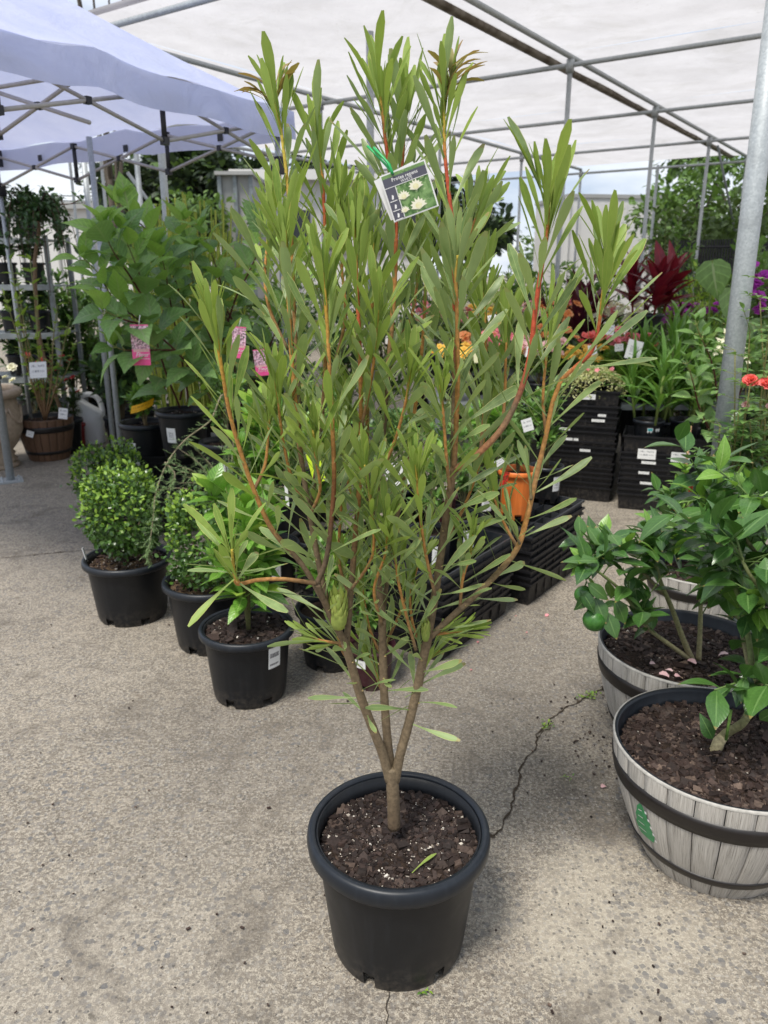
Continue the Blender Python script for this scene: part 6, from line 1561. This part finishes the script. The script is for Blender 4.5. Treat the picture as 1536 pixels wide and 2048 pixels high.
def weeper():
    Y = 6.85; c = Vector((P(92,545,Y).x, Y, 0)); t = thing('weeping_tree', 'small weeping tree with dark umbrella head and bare hanging twigs by the shelf', 'weeping tree', c)
    zs = pot(t, c, .32, .30, segs=28); mb = MB(); lv = Leaves(160); rg = random.Random(160)
    tr = [Vector((c.x,c.y,zs)), P(84,700,Y), P(72,600,Y), P(70,520,Y), P(78,460,Y), P(72,430,Y)]
    p = smooth_path(tr, 5); mb.tube(p, .017, 8, [(.22,.15,.10)]*len(p)); top = p[-1]
    for i in range(26):
        a = i*2.4; r = rg.uniform(.12,.42); pk = top+Vector((math.cos(a)*r*.5, math.sin(a)*r*.4, rg.uniform(.06,.20))); e = top+Vector((math.cos(a)*r, math.sin(a)*r*.8, -rg.uniform(.10,.75)))
        q = smooth_path([top-Vector((0,0,.05)), pk, pk.lerp(e,.4)+Vector((math.cos(a)*.05,0,.05)), e], 5); mb.tube(q, [.006*(1-.6*k/(len(q)-1)) for k in range(len(q))], 5, [(.10,.06,.05)]*len(q))
        for k in range(2, len(q)):
            if q[k].z < top.z-.25 and rg.random() < .75: continue
            for s in range(4): lv.add('dark', q[k]+rv(rg,.03), rv(rg)+Vector((0,0,-.2)), UPV+rv(rg,.5), rg.uniform(.04,.075))
    for px, py in ((160,400),(168,392),(175,405)):
        e = P(px,py,Y); mb.tube(smooth_path([top, P(110,410,Y), P(140,408,Y), e],4), .003, 5, [(.10,.06,.05)]*13)
        for s in range(6): lv.add('dark', e+rv(rg,.05), rv(rg), UPV+rv(rg,.5), .055)
    part('stem', mb, 'bark', t); lv.finish(t, 60, 26)
weeper()

# ================================================================== RIGHT SIDE
def rosette(name, lab, cat, px, py, Y, n, L, kind, seed, z=None, potD=.2, potH=.18, mat='black', heads=1, hh=.0, up=.9, spread=.10, sticker=None, limit=300, stemcol=GRN):
    q = P(px, py, Y); z0 = (q.z-potH*.88) if z is None else z; c = Vector((q.x, Y, z0)); t = thing(name, lab, cat, c)
    zs = pot(t, c, potD, potH, mat, 'rim', segs=28, seed=seed); lv = Leaves(seed); rg = random.Random(seed); mb = MB()
    for h in range(heads):
        a0 = h*2.4; b = Vector((c.x+spread*math.cos(a0)*(heads > 1), c.y+spread*math.sin(a0)*(heads > 1), zs)); top = b+Vector((math.cos(a0)*.05, math.sin(a0)*.05, hh*rg.uniform(.7,1)+.02)); mb.tube([b, b.lerp(top,.5), top], .009, 7, [stemcol]*3)
        for i in range(n):
            f = i/n; a = i*2.4+rg.uniform(-.3,.3); pos = b.lerp(top, .25+.75*f); inc = .35+f*1.0+rg.uniform(-.15,.15)
            d = Vector((math.cos(a)*math.cos(inc), math.sin(a)*math.cos(inc), math.sin(inc)*up)); lv.add(kind, pos, d, UPV*1.0+Vector((-math.cos(a)*.4,-math.sin(a)*.4,0)), L*rg.uniform(.75,1.1))
    part('stem', mb, 'bark', t); lv.finish(t, limit, 24); 
    if sticker: wl(t, c, potD, potH, sticker, .04, potH*.3, potH*.85)
    return t, c, zs
# lilies in two pots on the shorter stack
zt = zR2-.10
for k, (px, dY, lab) in enumerate(((1296,0,'left lily with arching strap leaves in labelled pot on the shorter stack'),(1368,.02,'right lily with arching strap leaves beside the bamboo stake'))):
    Yk = cR2.y-.02+dY
    t, c, zs = rosette('potted_lily', lab, 'lily', px, 860, Yk, 20, .34, 'strap', 170+k, z=zt, potD=.21, potH=.20, heads=3, hh=.36, sticker=None)
    wrap_label(t, c, .21/2*.7, .21/2*.91-.004, .20*.89, -100-8*k, .036, .075, .155, 'sticker'); wrap_label(t, c, .21/2*.7, .21/2*.91-.004, .20*.89, -100-8*k, .030, .135, .152, 'teal_badge', 'logo_patch', .0024)
    if not k: wrap_label(t, c, .21/2*.7, .21/2*.91-.004, .20*.89, -68, .036, .095, .15, 'sticker', tilt=.1)
for k, (px, py, Y, z) in enumerate(((1335,640,5.6,.30),(1290,650,5.9,.22),(1385,690,5.5,.28))):
    rosette('potted_lily', ['tall back lily clump rising above the left labelled pot','lily clump behind the variegated plant','rear lily clump nearest the cream hydrangea flower'][k], 'lily', px, py, Y, 22, .36, 'strap', 180+k, z=z, potD=.24, potH=.22, heads=4, hh=.55 if k else .7)
# variegated ground cover in tray on the tall stack
def variegated():
    c = Vector(cR1)+Vector((.03,-.02,zR1-.055)); lv = Leaves(190); rg = random.Random(190); t = thing('variegated_plant', 'cream and green variegated trailing plant filling the top of the tall tray stack', 'potted plant', c)
    for s in (-1,0,1):
        for r in (-1,1): mb = MB(); cc = c+Vector((s*.13, r*.07, 0)); mb.lathe([(.035,0),(.045,.075),(.048,.08),(.044,.08),(.001,.07)], 20, cc); part('pot', mb, 'black', t)
    for i in range(2600):
        a = rg.uniform(0,6.28); r = math.sqrt(rg.random()); x, y = r*math.cos(a)*.25, r*math.sin(a)*.18; z = .10+.11*(1-r*r)*rg.uniform(.5,1)-(.10*rg.random() if r > .85 else 0)
        lv.add('var' if rg.random() < .9 else 'mid', c+Vector((x,y,z)), rv(rg)+Vector((x*2,y*2,.2)), UPV+rv(rg,.5), rg.uniform(.014,.026))
    lv.finish(t, 0, 999); lf = Leaves(191)
    for i in range(7): fl_head(lf, 'p_pink', c+Vector((rg.uniform(-.22,.2), rg.uniform(-.15,.0), .19)), .018, rg, 1, 5)
    lf.finish(t, 60, 8, 'petal', 'petals')
variegated()
upright_card('tilted white barcode card standing behind the variegated plant', 1268, 700, 5.35, .105, .13, 'sticker', -.25, .2)
upright_card('small white card left of the tilted barcode card', 1238, 695, 5.5, .06, .05, 'paper', .1)
def stake():
    mb = MB(); a, b = P(1381,852,4.1), P(1366,990,4.1); d = (b-a); g = a+d*((0-a.z)/d.z); mb.tube([a, g], .0075, 8); solo('bamboo_stake', mb, 'bamboo', 'bamboo stake standing in front of the shorter tray stack', 'stake', tuple(g))
stake()
t, c, zs = None, None, None
def sign():
    c = P(1362,1010,3.45); t = thing('rose_sign', 'red rose picture sign with white edge half hidden by citrus leaves', 'sign', c)
    card(t, 'panel', c, (1,0,-.05), (.10,.1,1), .11, .20, 'red_print', .002)
    mb = MB(); mb.tube([P(1338,982,3.44), P(1334,1052,3.44), P(1332,1100,3.44)], .003, 6); part('white_edge', mb, 'white_card', t)
sign()
# roses at the right edge
def roses():
    Y = 3.15; c = Vector((P(1560,900,Y).x, Y+.15, 0)); t = thing('rose_bush', 'rose bush with coral pink blooms at the right edge beside the steel pole', 'rose bush', c); zs = pot(t, c, .32, .30, segs=32)
    rg = random.Random(200); mb = MB(); lv = Leaves(200); b = Vector((c.x,c.y,zs))
    ends = [(1500,770),(1530,775),(1478,820),(1455,880),(1430,940),(1500,660),(1470,700),(1520,600),(1440,850),(1560,680),(1480,950),(1520,900),(1500,840),(1425,1010),(1550,560),(1530,830),(1455,960),(1500,1000)]
    for x, y in ends:
        e = P(x, y, Y+rg.uniform(-.15,.3)); p = smooth_path([b, b.lerp(e,.5)+rv(rg,.05), e], 5); m = len(p); mb.tube(p, [.0045*(1-.5*k/(m-1)) for k in range(m)], 6, [lerp((.14,.12,.05),(.20,.20,.07),k/(m-1)) for k in range(m)])
        for k in range(3, m):
            for s in range(2):
                d = rv(rg); d.z = abs(d.z)*.3; d.normalize(); q0 = p[k]; q1 = q0+d*.09; mb.tube([q0,q1], .0014, 4, [(.18,.20,.07)]*2, False); sd_ = d.cross(UPV).normalized()
                for j, (ff, ss) in enumerate(((.5,1),(.5,-1),(.85,1),(.85,-1),(1,0))): lv.add('mid', q0.lerp(q1,ff), sd_*ss+d*(.4 if ss else 1), UPV+rv(rg,.3), .048*rg.uniform(.7,1.15))
    part('stem', mb, 'bark', t); lv.finish(t, 300, 22)
    fl = Leaves(201)
    for x, y, s, Yy in ((1500,765,.034,3.05),(1535,770,.036,3.0),(1490,812,.018,3.1),(1540,815,.02,3.05)):
        cc = P(x,y,Yy); kd = 'p_coral' if s > .03 else 'p_pale'
        for l in range(6):
            nn = 9-l
            for k in range(nn):
                a = 2*PI*k/nn+l*.5; inc = .35+l*.20; ax = Vector((-.1,-.55,.8)).normalized(); u = ax.orthogonal().normalized(); v = ax.cross(u); rad = u*math.cos(a)+v*math.sin(a)
                fl.add(kd, cc+ax*.003*l, rad*math.cos(inc)+ax*math.sin(inc), ax*math.cos(inc)-rad*math.sin(inc), s*(1-.085*l))
    fl.finish(t, 140, 10, 'petal', 'petals')
roses()
hydrangea('hydrangea with cream cone flowers left of the steel pole', 4.75, (1440,900), [
    [(1440,880,0),(1435,800,-.05),(1425,730,-.1),(1400,670,-.1),(1390,640,-.1)], [(1445,880,0),(1460,780,0),(1465,700,0),(1455,650,0)],
    [(1430,880,0),(1400,820,-.1),(1385,760,-.15),(1372,720,-.15)], [(1450,850,0),(1490,760,0),(1500,690,0)]], .125, 205, ('hyd','mid'), blooms=((1452,685,4.6,46,.14),(1475,705,4.6,26,.12)), z=.0, potH=.3)
# background masses, each its own plant
zone = [
 # (label, px, Y, z, h, r, kinds, leaf, stems, twigs, leaves/twig)
 ('tall mid green shrub directly behind the left hydrangea', 250, 7.4, 0, 1.75, .50, ('mid','hyd'), .11),
 ('deep green bush filling the dark gap below the hydrangea', 215, 7.0, 0, 1.0, .45, ('dark','mid'), .13),
 ('broad low plant with large round leaves behind the jug', 205, 8.0, 0, .75, .35, ('hyd','mid'), .17),
 ('tall shrub with pale tips left of the yellow reeds', 330, 7.6, 0, 1.75, .48, ('mid','lime'), .09),
 ('dark leaved rose thicket behind the lowest pink tag', 545, 5.6, 0, 1.25, .38, ('dark','mid'), .075),
 ('green mass to the right of the reeds', 480, 7.0, 0, 1.80, .5, ('mid','hyd_y'), .10),
 ('tall fresh green bush behind the left protea crown', 580, 7.8, 0, 1.85, .5, ('mid','lime'), .09),
 ('shadowy bush behind the central protea stems', 680, 6.8, 0, 1.55, .5, ('dark','mid'), .09),
 ('mid height shrub right of the central stems', 770, 7.2, 0, 1.65, .5, ('mid','dark'), .09),
 ('leafy shrub under the hanging tag', 850, 7.9, 0, 1.80, .5, ('mid','mid'), .085),
 ('light green shrub behind the right protea crown', 930, 8.0, 0, 1.62, .5, ('mid','lime'), .085),
 ('dusky shrub left of the red leaved cordyline', 1060, 7.8, 0, 1.62, .48, ('dark','mid'), .10),
 ('bronze tinged bush behind the flower bench', 1120, 7.2, 0, 1.45, .42, ('dark','mid'), .10),
 ('tall climber mass beneath the white container', 1190, 8.4, 0, 1.95, .5, ('mid','lime'), .08),
 ('vine covered post plant right of the container', 1340, 8.3, 0, 2.35, .35, ('mid','dark'), .08),
 ('hedge like shrub between two right roof posts', 1420, 8.0, 0, 1.85, .5, ('mid','hyd'), .085),
 ('fine leaved bush right of the cordyline', 1385, 6.7, 0, 1.55, .42, ('lime','mid'), .05),
 ('tall green bush beside the steel pole top', 1500, 7.5, 0, 1.95, .5, ('mid','hyd'), .09),
 ('broad shrub behind the rose bush', 1560, 6.3, 0, 1.75, .5, ('mid','gard'), .08),
 ('leafy plant spilling over the right frame edge', 1590, 5.0, 0, 1.55, .4, ('mid','dark'), .08),
 ('dark green filler shrub behind the shorter tray stack', 1440, 5.7, 0, 1.05, .38, ('dark','mid'), .08),
 ('dense bush behind the tall tray stack', 1190, 6.2, 0, 1.10, .42, ('dark','mid'), .08),
 ('mounded foliage behind the middle trays, left part', 640, 4.9, 0, .95, .36, ('mid','con'), .06),
 ('mounded foliage behind the middle trays, right part', 1040, 5.0, 0, .95, .34, ('mid','dark'), .065),
 ('soft needle leaved bush left of the middle trays', 560, 4.5, 0, .85, .36, ('con','lime'), .05),
 ('shady bush filling the back of the shelf corner', 30, 8.2, 0, 1.45, .5, ('dark','mid'), .10),
 ('olive bush behind the bare stemmed barrel', 120, 8.0, 0, 1.60, .5, ('mid','dark'), .09),
 ('pale leaved bush right of the shelf upright', 170, 8.6, 0, 1.62, .5, ('mid','lime'), .08),
 ('dark climbing mass behind the top shelf pots', 70, 7.95, 0, 1.70, .45, ('dark','mid'), .09),
 ('mid green bush between the weeping tree and the tent posts', 150, 7.9, 0, 1.45, .42, ('mid','dark'), .09),
 ('low dark bush behind the urn', 60, 7.5, 0, .85, .4, ('dark','mid'), .09),
 ('pale flowered tall shrub between the red cordyline and the steel pole', 1430, 7.2, 0, 1.75, .5, ('lime','mid'), .07),
 ('glossy tall shrub right behind the purple cordyline', 1130, 8.2, 0, 1.75, .5, ('mid','hyd'), .09),
 ('feathery light shrub behind the flower bench middle', 1010, 7.4, 0, 1.5, .45, ('mid','lime'), .07),
 ('round leaved plant behind the orange pot', 1010, 4.5, 0, .85, .28, ('hyd','mid'), .07),
 ('dark undergrowth plant behind the second hydrangea pot', 500, 5.9, 0, .9, .38, ('dark','mid'), .09),
 ('leafy clump right of the tall tray stack gap', 1340, 5.9, 0, .95, .35, ('mid','dark'), .08),
]
for i, (lab, px, Y, z, h, r, kd, sz) in enumerate(zone):
    c = Vector((P(px,545,Y).x, Y, z)); t = thing('leafy_shrub', lab, 'potted shrub', c); zs = pot(t, c, .34, .30, segs=24, seed=i, chipn=0)
    nst = 9 if h > 1.2 else 7; ntw = 8 if h > 1.2 else 6
    shrub(t, (c.x,c.y,zs), h-.27, r, kd, sz, nst, ntw, 10 if sz > .07 else 15, 300+i, (.10,.075,.05), .008, dome=.25, zlo=.15, out=.8, ylf=.3, minpx=26, limit=300)
# cordylines, taro, purple flowers
rosette('red_cordyline', 'dark red cordyline with broad pointed leaves in the right background', 'cordyline', 1296, 620, 6.3, 20, .30, 'red', 210, z=1.0, potD=.26, potH=.24, heads=3, hh=.34, spread=.12, stemcol=(.2,.03,.03))
rosette('red_cordyline', 'smaller red cordyline leaning right of the large one', 'cordyline', 1328, 600, 6.6, 10, .22, 'reddk', 211, z=.75, potD=.22, potH=.2, heads=2, hh=.32, stemcol=(.2,.03,.03))
rosette('purple_cordyline', 'purple black strappy cordyline left of the red one', 'cordyline', 1150, 560, 6.9, 26, .50, 'reddk', 212, z=.5, potD=.26, potH=.24, heads=3, hh=.45, spread=.14)
rosette('ginger_plant', 'upright broad leaved plant in front of the red cordyline', 'potted plant', 1265, 700, 5.9, 10, .42, 'gard', 213, z=.35, potD=.24, potH=.22, heads=3, hh=.3, up=1.4)
def taro():
    Y = 5.8; c = Vector((P(1440,545,Y).x, Y, 0)); t = thing('elephant_ear', 'elephant ear plant with large pale heart shaped leaves left of the steel pole', 'taro', c); zs = pot(t, c, .32, .3, segs=28); mb = MB(); lv = Leaves(214)
    for x, y, L, d, n in ((1425,520,.30,(.15,-.1,-1),(-.5,-1,.2)), (1462,575,.34,(.1,-.2,-1),(.2,-1,.3)), (1385,640,.25,(-.3,-.2,-.8),(-.1,-1,.3)), (1500,640,.3,(.3,-.2,-.8),(0,-1,.4)), (1470,690,.25,(-.1,-.3,-.8),(-.3,-1,.4))):
        e = P(x,y,Y); p = smooth_path([Vector((c.x,c.y,zs)), Vector((c.x,c.y,zs)).lerp(e,.6)+Vector((0,0,.12)), e],5); mb.tube(p, .007, 6, [(.16,.24,.07)]*len(p)); lv.add('taro', e, d, n, L)
    part('stem', mb, 'bark', t); lv.finish(t, 20, 10)
taro()
fl_pot('purple flowering plant left of the steel pole top', 1478, 560, 6.1, .3, .28, 'black', .9, .22, ('mid','mid'), .06, 'p_purple', 18, .05, 215, z=.35)
fl_pot('purple flowering plant at the right edge behind the pole', 1535, 545, 6.2, .3, .28, 'black', .95, .2, ('mid','mid'), .06, 'p_purple', 14, .05, 216, z=.35)
fl_pot('lilac flowered salvia behind the left hydrangea top', 300, 480, 6.9, .3, .28, 'black', 1.55, .30, ('mid','hyd_y'), .07, 'p_lilac', 16, .045, 217)
# flower bench behind the protea
def bench(lab, xa, xb, Y, z, w):
    t = thing('plant_bench', lab, 'bench', ((xa+xb)/2, Y, 0)); mb = MB(); mb.box(((xa+xb)/2,Y,z-.02), (xb-xa,w,.04)); part('bench_top', mb, 'steel_frame', t, False)
    for x in (xa+.05, xb-.05):
        for s in (-1,1): mb = MB(); mb.box((x,Y+s*(w/2-.04),(z-.04)/2), (.04,.04,z-.04)); part('leg', mb, 'steel_frame', t, False)
bench('grey metal bench carrying the bedding flowers behind the protea', .35, 3.05, 6.05, .62, .75)
fl_list = [('yellow orange azalea at the left end of the flower bench', 905, 'p_yellow'), ('salmon pink flowers left of the cream tag', 955, 'p_orange'), ('pink and cream bedding flowers above the bench middle', 1000, 'p_pink'),
    ('golden yellow bedding flowers at bench middle', 1040, 'p_yellow'), ('pale pink bedding flowers right of the golden ones', 1080, 'p_pale'), ('orange bedding flowers behind the right red stem', 1120, 'p_orange'),
    ('white and yellow flowers behind the right protea shoot', 1165, 'p_yellow'), ('coral flowers left of the variegated plant', 1200, 'p_coral'), ('red pink flowers behind the barcode card', 1245, 'p_pink'), ('coral flowers at the right end of the flower bench', 1300, 'p_coral')]
for i, (lab, px, fk) in enumerate((('back row pink flowers behind the hanging protea leaves', 880, 'p_pink'),('back row cream flowers left of bench centre', 935, 'p_white'),('back row yellow flowers near the bronze shrub', 990, 'p_yellow'),('back row pale pink flowers at bench centre', 1050, 'p_pale'),('back row orange flowers before the purple cordyline', 1110, 'p_orange'),('back row pink flowers below the white container', 1175, 'p_pink'),('back row cream flowers under the red cordyline', 1235, 'p_white'),('purple flowers low to the left of the taro', 1385, 'p_purple'))):
    fl_pot(lab, px, 640, 6.75+.2*(i%2), .2, .17, 'black', .42, .24, ('mid','lime'), .05, fk, 30, .04, 250+i, z=.70)
bench('rear grey bench holding the back row of flowers', .55, 3.1, 6.85, .70, .75)
for i, (lab, px, fk) in enumerate(fl_list):
    Y = 5.85+.35*(i%2); fl_pot(lab, px, 700, Y, .17, .14, 'black', .26+.06*(i%3), .17, ('mid','lime'), .045, fk, 24, .036, 230+i, z=.62)
for i, (px, py, rot) in enumerate(((985,640,.2),(1060,705,-.2),(1185,700,.15),(1220,660,-.1),(1150,745,.1))):
    upright_card(['white tag among the pink bedding flowers','small white tag below the golden bedding flowers','white tag left of the coral flowers','pale tag above the variegated plant','white tag at the left foot of the variegated plant'][i], px, py, 5.6, .06, .07, 'paper', rot, .2)
